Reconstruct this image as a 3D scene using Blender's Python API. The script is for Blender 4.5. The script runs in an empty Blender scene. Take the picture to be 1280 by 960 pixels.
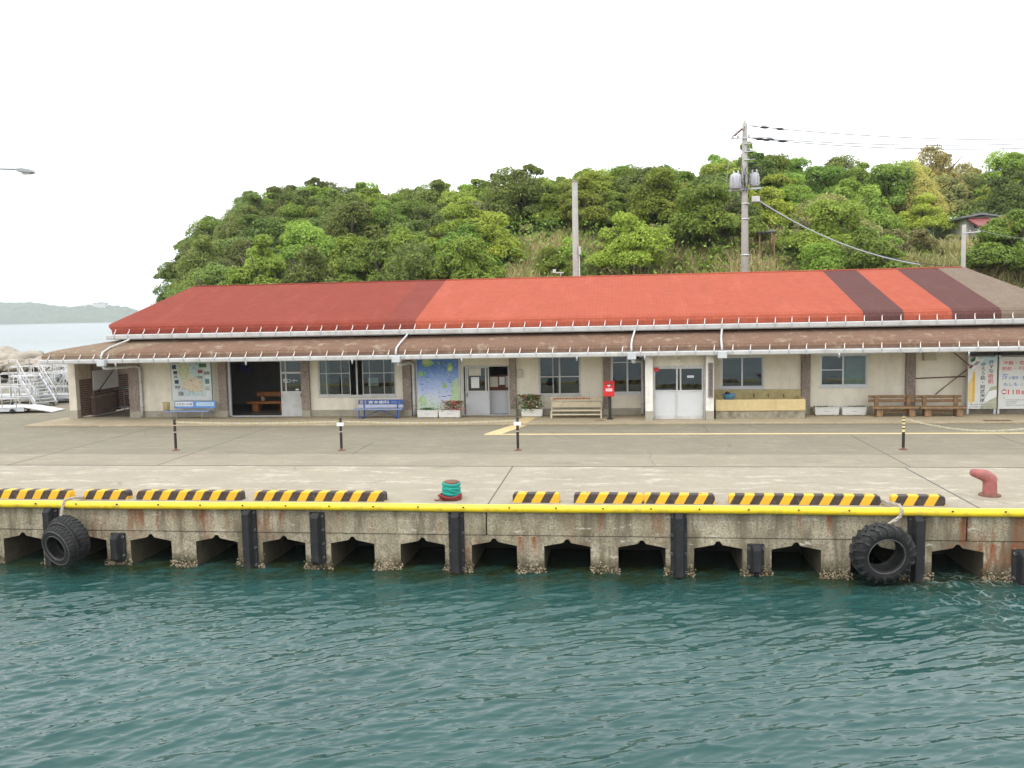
import bpy, bmesh, math, random
import numpy as np
from mathutils import Vector, Matrix
rad = math.radians
random.seed(7)
S = bpy.context.scene
COL = S.collection

# ------------------------------------------------------------ camera, sky, sun, exposure
F_PX, PITCH, YAW, ROLL, CAM_H = 1052.5, .08473, .12353, .02019, 4.2
_R0 = Vector((math.cos(YAW), math.sin(YAW), 0)); _FH = Vector((-math.sin(YAW), math.cos(YAW), 0))
_FW = _FH*math.cos(PITCH) - Vector((0, 0, 1))*math.sin(PITCH)
_UP = _FH*math.sin(PITCH) + Vector((0, 0, 1))*math.cos(PITCH)
_r = _R0*math.cos(ROLL) - _UP*math.sin(ROLL); _u = _R0*math.sin(ROLL) + _UP*math.cos(ROLL)
cd = bpy.data.cameras.new('camera'); cam = bpy.data.objects.new('camera', cd); COL.objects.link(cam)
cd.sensor_fit = 'HORIZONTAL'; cd.sensor_width = 36; cd.lens = 36*F_PX/1280
cd.clip_start = .1; cd.clip_end = 20000
cam.matrix_world = Matrix(((_r.x, _u.x, -_FW.x, 0), (_r.y, _u.y, -_FW.y, 0), (_r.z, _u.z, -_FW.z, CAM_H), (0, 0, 0, 1)))
S.camera = cam

SUN_EL, SUN_AZ = rad(58), rad(200)          # azimuth clockwise from +Y: sun behind the camera, a little left
w = bpy.data.worlds.new('World'); S.world = w; w.use_nodes = True
nt = w.node_tree; N = nt.nodes; Lk = nt.links
bg = N['Background']
sky = N.new('ShaderNodeTexSky'); sky.sky_type = 'NISHITA'; sky.sun_disc = False
sky.sun_elevation = SUN_EL; sky.sun_rotation = SUN_AZ; sky.dust_density = 4; sky.air_density = 1.2
tc = N.new('ShaderNodeTexCoord'); sep = N.new('ShaderNodeSeparateXYZ'); Lk.new(tc.outputs['Generated'], sep.inputs[0])
cr = N.new('ShaderNodeValToRGB'); Lk.new(sep.outputs['Z'], cr.inputs[0])   # overcast: zenith brighter than horizon
e = cr.color_ramp.elements
e[0].position = 0; e[0].color = (.60, .615, .63, 1); e[1].position = .9; e[1].color = (.90, .93, .97, 1)
_m = e.new(.32); _m.color = (.98, 1.0, 1.02, 1)
nz = N.new('ShaderNodeTexNoise'); nz.inputs['Scale'].default_value = 2.2; nz.inputs['Detail'].default_value = 5
Lk.new(tc.outputs['Generated'], nz.inputs['Vector'])
mr = N.new('ShaderNodeMapRange'); mr.inputs[3].default_value = 20; mr.inputs[4].default_value = 27; Lk.new(nz.outputs['Fac'], mr.inputs[0])
vm = N.new('ShaderNodeVectorMath'); vm.operation = 'SCALE'; Lk.new(cr.outputs[0], vm.inputs[0]); Lk.new(mr.outputs[0], vm.inputs['Scale'])
mx = N.new('ShaderNodeMixRGB'); mx.inputs[0].default_value = .88; Lk.new(sky.outputs[0], mx.inputs[1]); Lk.new(vm.outputs[0], mx.inputs[2])
Lk.new(mx.outputs[0], bg.inputs['Color']); bg.inputs['Strength'].default_value = .10
sd = bpy.data.lights.new('sun', 'SUN'); sd.energy = 1.1; sd.angle = rad(11); sd.color = (1, .965, .90)
so = bpy.data.objects.new('sun', sd); COL.objects.link(so); so.location = (0, -20, 60)
_sd = Vector((math.sin(SUN_AZ)*math.cos(SUN_EL), math.cos(SUN_AZ)*math.cos(SUN_EL), math.sin(SUN_EL)))
so.rotation_euler = (-_sd).to_track_quat('-Z', 'Y').to_euler()
S.view_settings.view_transform = 'Standard'; S.view_settings.look = 'None'
S.view_settings.exposure = 0.08; S.view_settings.gamma = 1; S.view_settings.use_curve_mapping = False
S.render.engine = 'CYCLES'
cy = S.cycles; cy.use_denoising = True; cy.max_bounces = 8; cy.diffuse_bounces = 3; cy.glossy_bounces = 3
cy.transmission_bounces = 4; cy.transparent_max_bounces = 8; cy.volume_bounces = 0; cy.caustics_reflective = False; cy.caustics_refractive = False

# ------------------------------------------------------------ measuring helpers (photo pixel -> point on a real plane)
def _ray(x, y):
    return _r*((x-640)) - _u*((y-480)) + _FW*F_PX
def at(x, y, Y):
    d = _ray(x, y); return Vector((d.x/d.y*Y, Y, CAM_H + d.z/d.y*Y))
def ground(x, y, Z=0.0):
    d = _ray(x, y); t = (Z-CAM_H)/d.z; return Vector((d.x*t, d.y*t, Z))
def proj(p):
    q = Vector(p) - Vector((0, 0, CAM_H)); f = q.dot(_FW)
    return 640 + F_PX*q.dot(_r)/f, 480 - F_PX*q.dot(_u)/f
def rect(x0, y0, x1, y1, Y):
    xm, ym = (x0+x1)/2, (y0+y1)/2
    return at(x0, ym, Y).x, at(x1, ym, Y).x, at(xm, y1, Y).z, at(xm, y0, Y).z

# ------------------------------------------------------------ object helpers
def tag(o, label=None, cat=None, group=None, kind=None):
    if label: o['label'] = label
    if cat: o['category'] = cat
    if group: o['group'] = group
    if kind: o['kind'] = kind
    return o
def thing(name, label, cat, loc=(0, 0, 0), group=None):
    o = bpy.data.objects.new(name, None); COL.objects.link(o); o.location = loc; o.empty_display_size = .2
    return tag(o, label, cat, group)
def dup(root, loc=None, rz=None, label=None, group=None):
    def cp(o, par):
        c = o.copy(); COL.objects.link(c)
        if par: c.parent = par
        for ch in o.children: cp(ch, c)
        return c
    r = cp(root, None)
    if loc is not None: r.location = loc
    if rz is not None: r.rotation_euler = (0, 0, rz)
    if label: r['label'] = label
    if group: r['group'] = group
    return r
def offs(o):
    v = Vector((0, 0, 0))
    while o is not None: v = v + o.location; o = o.parent
    return v

class MB:
    def __init__(s): s.v = []; s.f = []; s.m = []; s.s = []
    def add(s, vs, fs, mi=0, smooth=False):
        b = len(s.v); s.v += [tuple(v) for v in vs]
        for f in fs: s.f.append([i+b for i in f]); s.m.append(mi); s.s.append(smooth)
        return s
    def box(s, x0, x1, y0, y1, z0, z1, mi=0):
        if x0 > x1: x0, x1 = x1, x0
        if y0 > y1: y0, y1 = y1, y0
        if z0 > z1: z0, z1 = z1, z0
        return s.add([(x0, y0, z0), (x1, y0, z0), (x1, y1, z0), (x0, y1, z0), (x0, y0, z1), (x1, y0, z1), (x1, y1, z1), (x0, y1, z1)],
              [(0, 3, 2, 1), (4, 5, 6, 7), (0, 1, 5, 4), (1, 2, 6, 5), (2, 3, 7, 6), (3, 0, 4, 7)], mi)
    def bar(s, p, q, w, h, mi=0, up=(0, 0, 1)):
        p, q = Vector(p), Vector(q); d = (q-p).normalized(); up = Vector(up)
        if abs(d.dot(up)) > .98: up = Vector((0, 1, 0))
        a = d.cross(up).normalized(); b = a.cross(d).normalized(); a = a*w/2; b = b*h/2
        vs = [p-a-b, p+a-b, p+a+b, p-a+b, q-a-b, q+a-b, q+a+b, q-a+b]
        return s.add(vs, [(0, 1, 2, 3), (7, 6, 5, 4), (0, 4, 5, 1), (1, 5, 6, 2), (2, 6, 7, 3), (3, 7, 4, 0)], mi)
    def tube(s, pts, r, n=8, mi=0, closed=False, caps=True, mis=None):
        pts = [Vector(p) for p in pts]; k = len(pts)
        rs = r if isinstance(r, (list, tuple)) else [r]*k
        ref = None; rings = []
        for i, p in enumerate(pts):
            if closed: d = pts[(i+1) % k] - pts[i-1]
            else: d = pts[min(i+1, k-1)] - pts[max(i-1, 0)]
            d.normalize()
            if ref is None:
                ref = Vector((0, 0, 1)) if abs(d.z) < .9 else Vector((1, 0, 0))
            a = (ref - d*ref.dot(d)).normalized(); b = d.cross(a); ref = a
            rings.append([p + a*rs[i]*math.cos(2*math.pi*j/n) + b*rs[i]*math.sin(2*math.pi*j/n) for j in range(n)])
        vs = [v for R in rings for v in R]; b0 = len(s.v); s.v += [tuple(v) for v in vs]
        for i in range(k if closed else k-1):
            i2 = (i+1) % k
            for j in range(n):
                j2 = (j+1) % n
                s.f.append([b0+i*n+j, b0+i*n+j2, b0+i2*n+j2, b0+i2*n+j]); s.m.append(mis[i % len(mis)] if mis else mi); s.s.append(True)
        if caps and not closed:
            s.f.append([b0+j for j in range(n)][::-1]); s.m.append(mi); s.s.append(False)
            s.f.append([b0+(k-1)*n+j for j in range(n)]); s.m.append(mi); s.s.append(False)
        return s
    def lathe(s, prof, c=(0, 0, 0), n=20, mi=0, M=None, smooth=True, closed=False):
        vs = []; k = len(prof)
        for i in range(n):
            a = 2*math.pi*i/n
            for r, z in prof:
                v = Vector((r*math.cos(a), r*math.sin(a), z))
                if M: v = M @ v
                vs.append(v + Vector(c))
        fs = []
        for i in range(n):
            i2 = (i+1) % n
            for j in range(k if closed else k-1):
                j2 = (j+1) % k
                fs.append((i*k+j, i2*k+j, i2*k+j2, i*k+j2))
        return s.add(vs, fs, mi, smooth)
    def prism(s, poly, a, b, axis='y', mi=0):
        # poly: CCW seen against the axis; extruded along the axis from a to b
        n = len(poly)
        def mk(p, t):
            return (p[0], t, p[1]) if axis == 'y' else ((t, p[0], p[1]) if axis == 'x' else (p[0], p[1], t))
        vs = [mk(p, a) for p in poly] + [mk(p, b) for p in poly]
        fs = [list(range(n)), list(range(2*n-1, n-1, -1))] + [(i+n, (i+1) % n+n, (i+1) % n, i) for i in range(n)]
        return s.add(vs, fs, mi)
    def build(s, name, mats, parent=None, bevel=None, world=True):
        me = bpy.data.meshes.new(name)
        off = offs(parent) if (parent is not None and world) else Vector((0, 0, 0))
        me.from_pydata([(v[0]-off.x, v[1]-off.y, v[2]-off.z) for v in s.v], [], s.f)
        if not isinstance(mats, (list, tuple)): mats = [mats]
        for m in mats: me.materials.append(m)
        me.polygons.foreach_set('material_index', s.m); me.polygons.foreach_set('use_smooth', s.s)
        me.update()
        bm = bmesh.new(); bm.from_mesh(me); bmesh.ops.recalc_face_normals(bm, faces=bm.faces); bm.to_mesh(me); bm.free()
        o = bpy.data.objects.new(name, me); COL.objects.link(o)
        if parent is not None: o.parent = parent
        if bevel:
            md = o.modifiers.new('bevel', 'BEVEL'); md.width = bevel; md.segments = 2; md.limit_method = 'ANGLE'; md.angle_limit = rad(50)
        return o

# ------------------------------------------------------------ materials
MATS = {}
def nodes(name):
    m = bpy.data.materials.new(name); m.use_nodes = True
    return m, m.node_tree.nodes, m.node_tree.links, m.node_tree.nodes['Principled BSDF']
def noise(N, L, vec, scale, detail=5, rough=.6, stretch=None):
    if stretch:
        mp = N.new('ShaderNodeMapping'); mp.inputs['Scale'].default_value = stretch; L.new(vec, mp.inputs[0]); vec = mp.outputs[0]
    n = N.new('ShaderNodeTexNoise'); n.inputs['Scale'].default_value = scale; n.inputs['Detail'].default_value = detail
    n.inputs['Roughness'].default_value = rough; L.new(vec, n.inputs['Vector']); return n.outputs['Fac']
def ramp(N, L, fac, a, b, ca=(0, 0, 0), cb=(1, 1, 1)):
    r = N.new('ShaderNodeValToRGB'); L.new(fac, r.inputs[0]); el = r.color_ramp.elements
    el[0].position = a; el[0].color = (*ca, 1); el[1].position = b; el[1].color = (*cb, 1); return r.outputs[0]
def mixc(N, L, fac, a, b, mode='MIX'):
    m = N.new('ShaderNodeMixRGB'); m.blend_type = mode
    if isinstance(fac, (int, float)): m.inputs[0].default_value = fac
    else: L.new(fac, m.inputs[0])
    for i, c in ((1, a), (2, b)):
        if isinstance(c, tuple): m.inputs[i].default_value = (*c[:3], 1)
        else: L.new(c, m.inputs[i])
    return m.outputs[0]
def bump(N, L, B, h, strength=.3, dist=.02):
    b = N.new('ShaderNodeBump'); b.inputs['Strength'].default_value = strength; b.inputs['Distance'].default_value = dist
    L.new(h, b.inputs['Height']); L.new(b.outputs[0], B.inputs['Normal'])
def mat(name, c, rough=.7, var=.18, scale=6, dirt=None, dirt_amt=.4, dirt_scale=1.5, bmp=.15, metal=0, speck=None, streak=False):
    if name in MATS: return MATS[name]
    m, N, L, B = nodes(name)
    t = N.new('ShaderNodeTexCoord').outputs['Object']
    n1 = noise(N, L, t, scale, 8, .65)
    col = ramp(N, L, n1, .3, .7, tuple(x*(1-var) for x in c), tuple(min(1, x*(1+var)) for x in c))
    if speck:
        n3 = noise(N, L, t, 32, 2, .5); col = mixc(N, L, ramp(N, L, n3, .5, .62), col, speck)
    if dirt:
        n2 = noise(N, L, t, dirt_scale, 6, .7, (1, 1, .18) if streak else None)
        f = ramp(N, L, n2, .48, .72, (0, 0, 0), (dirt_amt,)*3); col = mixc(N, L, f, col, dirt)
    L.new(col, B.inputs['Base Color']); B.inputs['Roughness'].default_value = rough; B.inputs['Metallic'].default_value = metal
    if bmp: bump(N, L, B, n1, bmp, .02)
    MATS[name] = m; return m

white_metal = mat('white_painted_metal', (.53, .53, .52), .5, .1, 3, (.30, .25, .19), .5, 2.5, .03)
grey_metal = mat('grey_metal', (.40, .42, .43), .45, .1, 5, (.2, .17, .13), .3, 2, .05, .3)
alu = mat('aluminium', (.56, .58, .60), .4, .1, 6, (.3, .29, .27), .3, 3, .03, .35)
cream = mat('cream_plaster', (.73, .68, .56), .9, .09, 2.2, (.44, .38, .29), .5, .9, .1, 0, None, True)
plinth_m = mat('plinth_concrete', (.36, .33, .26), .9, .14, 5, (.18, .16, .12), .5, 2, .2)
porch_white = mat('porch_white_paint', (.74, .71, .65), .8, .1, 5, (.34, .30, .25), .6, 2.4, .1, 0, None, True)
pebble = mat('pebble_dash_brown', (.23, .18, .15), .95, .4, 24, (.12, .095, .08), .5, 2, .6, 0, (.38, .32, .275))
soffit_m = mat('soffit_board', (.62, .59, .52), .85, .1, 3, (.2, .18, .15), .4, 2, .05)
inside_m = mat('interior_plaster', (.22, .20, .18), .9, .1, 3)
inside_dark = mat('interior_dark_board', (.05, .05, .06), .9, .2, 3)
brown_slat = mat('dark_brown_slat', (.30, .19, .15), .7, .3, 9)
taupe = mat('taupe_board', (.55, .46, .37), .85, .15, 4)
board_white = mat('white_board', (.86, .88, .88), .4, .04, 2)
wood = mat('weathered_wood', (.25, .15, .075), .8, .35, 7, (.09, .06, .04), .6, 3, .4)
wood_orange = mat('orange_wood', (.36, .13, .03), .55, .25, 6)
cream_paint = mat('cream_bench_paint', (.56, .49, .34), .7, .12, 5, (.25, .17, .1), .5, 4, .2)
red_peel = mat('faded_red_lettering', (.32, .10, .06), .8, .3, 12)
blue_bench = mat('blue_bench_paint', (.045, .09, .30), .5, .15, 5, (.15, .16, .2), .3, 4, .05)
blue_seat = mat('pale_blue_seat', (.22, .30, .50), .5, .15, 5)
light_blue = mat('light_blue_plastic', (.14, .30, .62), .4, .1, 4)
red_box = mat('red_enamel', (.62, .02, .02), .4, .08, 3, (.3, .03, .02), .3, 4, .02)
black_rubber = mat('black_rubber', (.013, .013, .015), .8, .35, 8, (.09, .085, .07), .4, 3, .15)
tyre_rubber = mat('tyre_rubber', (.010, .010, .0105), .75, .4, 9, (.05, .045, .036), .4, 5, .2)
black_paint = mat('black_paint', (.018, .014, .012), .5, .3, 5)
yellow_guard = mat('yellow_edge_guard', (.90, .63, .025), .38, .06, 1.5, (.34, .25, .06), .65, 3.4, .03)
stop_yellow = mat('traffic_yellow', (.75, .40, .012), .55, .1, 4, (.45, .24, .03), .4, 3, .05)
stop_black = mat('traffic_black', (.035, .022, .018), .6, .3, 4, (.10, .08, .06), .4, 4, .05)
bollard_red = mat('rusted_red_iron', (.32, .10, .09), .65, .3, 7, (.12, .085, .085), .6, 4, .3)
rust = mat('rust_iron', (.16, .075, .045), .85, .35, 9, (.07, .035, .025), .5, 5, .3)
teal_rope = mat('teal_rope', (.012, .30, .25), .85, .3, 40, (.01, .12, .10), .5, 12, .5)
red_rope = mat('dark_red_rope', (.22, .03, .03), .9, .4, 40)
white_rope = mat('weathered_white_rope', (.38, .34, .28), .9, .3, 40, (.22, .18, .13), .5, 9, .4)
planter_m = mat('white_planter', (.68, .67, .63), .6, .06, 5, (.4, .36, .28), .3, 4, .05)
leaf_m = mat('potted_leaves', (.09, .21, .035), .6, .5, 20, None)
flower_pink = mat('pink_petals', (.80, .20, .22), .7, .5, 20)
flower_red = mat('crimson_petals', (.42, .02, .06), .7, .4, 20)
flower_white = mat('white_petals', (.75, .68, .66), .7, .1, 20)
sink_m = mat('yellow_terrazzo', (.56, .44, .22), .7, .1, 8, (.38, .29, .14), .5, 3, .1, 0, None, True)
stone_dark = mat('mossy_stone_base', (.28, .25, .18), .95, .3, 6, (.08, .07, .05), .7, 2.5, .3)
blue_plastic = mat('blue_basin_plastic', (.13, .33, .58), .4, .1, 6)
pole_m = mat('concrete_pole', (.36, .34, .31), .9, .1, 3, (.22, .20, .18), .4, 1.2, .1)
trans_m = mat('transformer_grey', (.45, .47, .49), .5, .08, 4, (.25, .24, .23), .3, 3, .03)
cable_m = mat('black_cable', (.03, .03, .03), .6, .2, 4, None, bmp=0)
cable_grey = mat('grey_cable', (.32, .34, .35), .6, .1, 4, None, bmp=0)
ink_dark = mat('ink_dark', (.03, .03, .035), .7, .05, 3, bmp=0)
ink_red = mat('ink_red', (.60, .05, .05), .7, .05, 3, bmp=0)
ink_blue = mat('ink_blue', (.05, .18, .50), .7, .05, 3, bmp=0)
ink_white = mat('ink_white', (.75, .76, .77), .6, .03, 3, bmp=0)
ink_grey = mat('ink_grey', (.30, .30, .31), .7, .1, 3, bmp=0)
ink_orange = mat('ink_orange', (.70, .42, .06), .7, .1, 3, bmp=0)
ink_green = mat('ink_green', (.28, .50, .16), .7, .15, 6, bmp=0)
ink_lime = mat('ink_pale_green', (.54, .60, .38), .7, .15, 6, bmp=0)
ink_sand = mat('ink_sand', (.64, .56, .42), .7, .15, 8, bmp=0)
ink_sky = mat('ink_pale_blue', (.45, .62, .68), .6, .06, 4, bmp=0)
sign_face = mat('sign_face', (.66, .67, .65), .5, .04, 3, (.5, .5, .47), .3, 2, .0)
paper = mat('paper_notice', (.66, .62, .52), .8, .06, 6, bmp=0)
red_brown = mat('red_brown_board', (.13, .04, .025), .7, .2, 4)
rock_m = mat('tan_rock', (.36, .315, .255), .95, .4, 2.2, (.17, .14, .11), .75, 1.1, 1.0)
grey_tile = mat('grey_roof_tile', (.17, .18, .19), .7, .15, 5)
red_tin = mat('red_tin_roof', (.20, .045, .04), .6, .2, 5)
house_wall = mat('pale_house_wall', (.55, .53, .48), .9, .08, 3)
trunk_m = mat('tree_bark', (.10, .075, .055), .95, .3, 8, None, bmp=.4)

def glass_mat():
    m = bpy.data.materials.new('window_glass'); m.use_nodes = True; N = m.node_tree.nodes; L = m.node_tree.links
    N.remove(N['Principled BSDF']); out = N['Material Output']
    tr = N.new('ShaderNodeBsdfTransparent'); tr.inputs[0].default_value = (.66, .74, .74, 1)
    gl = N.new('ShaderNodeBsdfGlossy'); gl.inputs['Roughness'].default_value = .015; gl.inputs[0].default_value = (.9, .95, .97, 1)
    fr = N.new('ShaderNodeFresnel'); fr.inputs[0].default_value = 1.52
    mx = N.new('ShaderNodeMixShader'); L.new(fr.outputs[0], mx.inputs[0]); L.new(tr.outputs[0], mx.inputs[1]); L.new(gl.outputs[0], mx.inputs[2])
    L.new(mx.outputs[0], out.inputs[0]); return m
glass = glass_mat()
mesh_glass = mat('dark_insect_screen', (.10, .105, .115), .7, .1, 3, None, bmp=0)
curtain_m = mat('pale_green_curtain', (.66, .70, .62), .9, .1, 3, None)
curtain_dark = mat('beige_curtain', (.50, .46, .38), .9, .1, 3, None)

def shingle_mat(name, c, c2, dirt=None, amt=.5):
    m, N, L, B = nodes(name)
    t = N.new('ShaderNodeTexCoord').outputs['Object']
    sx = N.new('ShaderNodeSeparateXYZ'); L.new(t, sx.inputs[0])
    ad = N.new('ShaderNodeMath'); L.new(sx.outputs['Y'], ad.inputs[0]); L.new(sx.outputs['Z'], ad.inputs[1])
    cb = N.new('ShaderNodeCombineXYZ'); L.new(sx.outputs['X'], cb.inputs[0]); L.new(ad.outputs[0], cb.inputs[1])
    br = N.new('ShaderNodeTexBrick'); L.new(cb.outputs[0], br.inputs['Vector'])
    br.inputs['Scale'].default_value = 1; br.inputs['Brick Width'].default_value = .30; br.inputs['Row Height'].default_value = .17
    br.inputs['Mortar Size'].default_value = .02; br.inputs['Mortar Smooth'].default_value = .3
    br.inputs['Color1'].default_value = (*c, 1); br.inputs['Color2'].default_value = (*c2, 1)
    br.inputs['Mortar'].default_value = (*[x*.70 for x in c], 1)
    n1 = noise(N, L, t, 1.1, 6, .7)
    col = mixc(N, L, ramp(N, L, n1, .3, .75, (0, 0, 0), (.35,)*3), br.outputs['Color'], tuple(x*.7 for x in c))
    n4 = noise(N, L, t, 26, 3, .7); col = mixc(N, L, ramp(N, L, n4, .35, .75, (0, 0, 0), (.3,)*3), col, tuple(min(1, x*1.5) for x in c))
    n6 = noise(N, L, t, 1.3, 6, .7, (2.2, .35, .35)); col = mixc(N, L, ramp(N, L, n6, .5, .72, (0, 0, 0), (.38,)*3), col, tuple(x*.62+.012 for x in c))
    n7 = noise(N, L, t, .8, 5, .7, (1.6, .5, .5)); col = mixc(N, L, ramp(N, L, n7, .52, .75, (0, 0, 0), (.30,)*3), col, tuple(min(1, x*1.12+.04) for x in c))
    if dirt:
        n2 = noise(N, L, t, 2.2, 8, .75); col = mixc(N, L, ramp(N, L, n2, .54, .68, (0, 0, 0), (amt,)*3), col, dirt)
    L.new(col, B.inputs['Base Color']); B.inputs['Roughness'].default_value = .95; B.inputs['Specular IOR Level'].default_value = .12
    bump(N, L, B, br.outputs['Fac'], -.3, .02); return m
sh_dark = shingle_mat('shingle_dark_red', (.240, .052, .034), (.195, .042, .029))
sh_dark2 = shingle_mat('shingle_maroon', (.212, .051, .036), (.175, .043, .031))
sh_red = shingle_mat('shingle_bright_red', (.375, .093, .055), (.315, .073, .044))
sh_brown = shingle_mat('shingle_purple_brown', (.115, .052, .046), (.10, .046, .042))
sh_tan = shingle_mat('shingle_tan', (.19, .145, .105), (.165, .12, .09), (.27, .25, .2), .4)
sh_low = shingle_mat('shingle_lichen_brown', (.195, .117, .080), (.155, .097, .068), (.42, .37, .27), .55)
sh_low_l = shingle_mat('shingle_lichen_grey', (.235, .17, .115), (.20, .14, .10), (.44, .40, .30), .65)

# ground ------------------------------------------------------------------
def deck_mat(name, c, dark, light, joint=True):
    m, N, L, B = nodes(name)
    t = N.new('ShaderNodeTexCoord').outputs['Object']
    n1 = noise(N, L, t, .55, 8, .7); n2 = noise(N, L, t, 9, 6, .7); n3 = noise(N, L, t, 1.0, 7, .75, (.6, 1.5, 1)); n4 = noise(N, L, t, 60, 2, .6)
    col = mixc(N, L, ramp(N, L, n1, .35, .7), tuple(x*.86 for x in c), tuple(x*1.10 for x in c))
    col = mixc(N, L, ramp(N, L, n2, .35, .7, (0, 0, 0), (.6,)*3), col, tuple(x*.72 for x in c))
    col = mixc(N, L, ramp(N, L, n3, .53, .68, (0, 0, 0), (.75,)*3), col, dark)
    n5 = noise(N, L, t, 1.6, 9, .8, (.45, 1.3, 1)); col = mixc(N, L, ramp(N, L, n5, .53, .62, (0, 0, 0), (.75,)*3), col, light)
    col = mixc(N, L, ramp(N, L, n4, .35, .7, (0, 0, 0), (.35,)*3), col, tuple(x*.72 for x in c))
    nw = N.new('ShaderNodeTexNoise'); nw.inputs['Scale'].default_value = 1.4; nw.inputs['Detail'].default_value = 5; L.new(t, nw.inputs['Vector'])
    wv = mixc(N, L, .30, t, nw.outputs['Color']); vo = N.new('ShaderNodeTexVoronoi'); vo.feature = 'DISTANCE_TO_EDGE'; vo.inputs['Scale'].default_value = .42; L.new(wv, vo.inputs['Vector'])
    ck = ramp(N, L, vo.outputs['Distance'], .002, .007, (1, 1, 1), (0, 0, 0)); nm = noise(N, L, t, .33, 3, .6); ml = N.new('ShaderNodeMath'); ml.operation = 'MULTIPLY'; L.new(ck, ml.inputs[0]); L.new(ramp(N, L, nm, .52, .60, (0, 0, 0), (.45,)*3), ml.inputs[1])
    col = mixc(N, L, ml.outputs[0], col, tuple(x*.35 for x in c))                     # hairline cracks
    n8 = noise(N, L, t, .8, 3, .5, (.6, 1.7, 1)); col = mixc(N, L, ramp(N, L, n8, .68, .74, (0, 0, 0), (.55,)*3), col, tuple(x*.55 for x in c))     # oil and damp stains
    n9 = noise(N, L, t, 4.2, 7, .8); col = mixc(N, L, ramp(N, L, n9, .42, .66, (0, 0, 0), (.38,)*3), col, tuple(x*.66 for x in c))
    L.new(col, B.inputs['Base Color']); B.inputs['Roughness'].default_value = .95; B.inputs['Specular IOR Level'].default_value = .2; bump(N, L, B, n2, .35, .01); return m
deck_m = deck_mat('quay_concrete', (.355, .315, .240), (.235, .205, .155), (.53, .49, .405))
band_m = deck_mat('worn_concrete', (.300, .265, .197), (.22, .193, .142), (.38, .34, .26))
asph_m = deck_mat('old_grey_asphalt', (.240, .215, .157), (.17, .152, .112), (.295, .265, .197))
apron_m = deck_mat('apron_concrete', (.40, .335, .225), (.27, .22, .145), (.48, .42, .31))
joint_m = mat('joint_tar', (.10, .09, .075), .9, .3, 5)
tactile_m = mat('yellow_tactile_paving', (.60, .47, .24), .8, .12, 6, (.42, .35, .22), .5, 2, .1)
manhole_m = mat('rusty_steel_cover', (.20, .10, .06), .8, .3, 8)

Y_EDGE, Y_WALL, Z_AP, Z_SEA = 17.75, 33.4, .08, -1.45
MB().box(-95, 80, Y_EDGE+.02, 54, -.06, 0).build('quay_deck', deck_m)['kind'] = 'structure'
MB().box(-95, 80, 22.61, 24.55, -.03, .004).build('concrete_strip', band_m)['kind'] = 'structure'
MB().box(-95, 80, 24.55, 53, -.02, .005).build('asphalt_road', asph_m)['kind'] = 'structure'
b = MB().box(-23.6, 34, 30.9, 33.6, .001, Z_AP)
b.build('pavement', apron_m, bevel=.02)['kind'] = 'structure'
b = MB()
for x, y0, y1 in ((-17.9, 22.6, 30.9), (-13.2, 22.6, 30.9), (-2.83, 17.8, 22.6), (7.55, 22.6, 28.2), (7.38, 17.8, 22.5), (11.95, 24.6, 28.2), (-8.0, 24.6, 27), (3.1, 29, 30.9), (-23, 17.8, 22.6)):
    b.box(x-.012, x+.012, y0, y1, 0, .0085)
b.box(-60, 60, 22.595, 22.62, 0, .0085)
b.build('expansion_joints', joint_m)['kind'] = 'structure'
b = MB()                                            # tactile paving: along the road and up to the doors
b.box(-4.55, 30, 28.50, 28.70, .0, .013)
p0, p1 = ground(603, 543, 0), ground(645, 519.5, 0)
dx = -3.35
b.add([(-4.55, 28.72, .013), (-3.95, 28.72, .013), (dx+.05, 30.88, .013), (dx-.55, 30.88, .013)], [(0, 1, 2, 3)])
b.add([(dx-.52, 30.93, Z_AP+.006), (dx+.02, 30.93, Z_AP+.006), (dx+.35, 33.3, Z_AP+.006), (dx-.2, 33.3, Z_AP+.006)], [(0, 1, 2, 3)])
b.build('tactile_paving', tactile_m)['kind'] = 'structure'
for (px, py, w_, d_, lab) in ((749, 526, .35, .10, 'small rusty drain cover in the pavement left of the red mailbox post'), (1247, 526, .9, .28, 'reddish steel cover in the pavement below the tall notice signs')):
    g = ground(px, py, Z_AP)
    o = thing('drain_cover', lab, 'drain cover', (g.x, g.y, Z_AP)); MB().box(g.x-w_/2, g.x+w_/2, g.y-d_/2, g.y+d_/2, Z_AP-.01, Z_AP+.012).build('lid', manhole_m, o)
    for k in range(5): MB().box(g.x-w_/2+w_*(k+.3)/5, g.x-w_/2+w_*(k+.6)/5, g.y-d_/2+.02, g.y+d_/2-.02, Z_AP+.0, Z_AP+.016).build('slot', black_paint, o)

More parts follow.
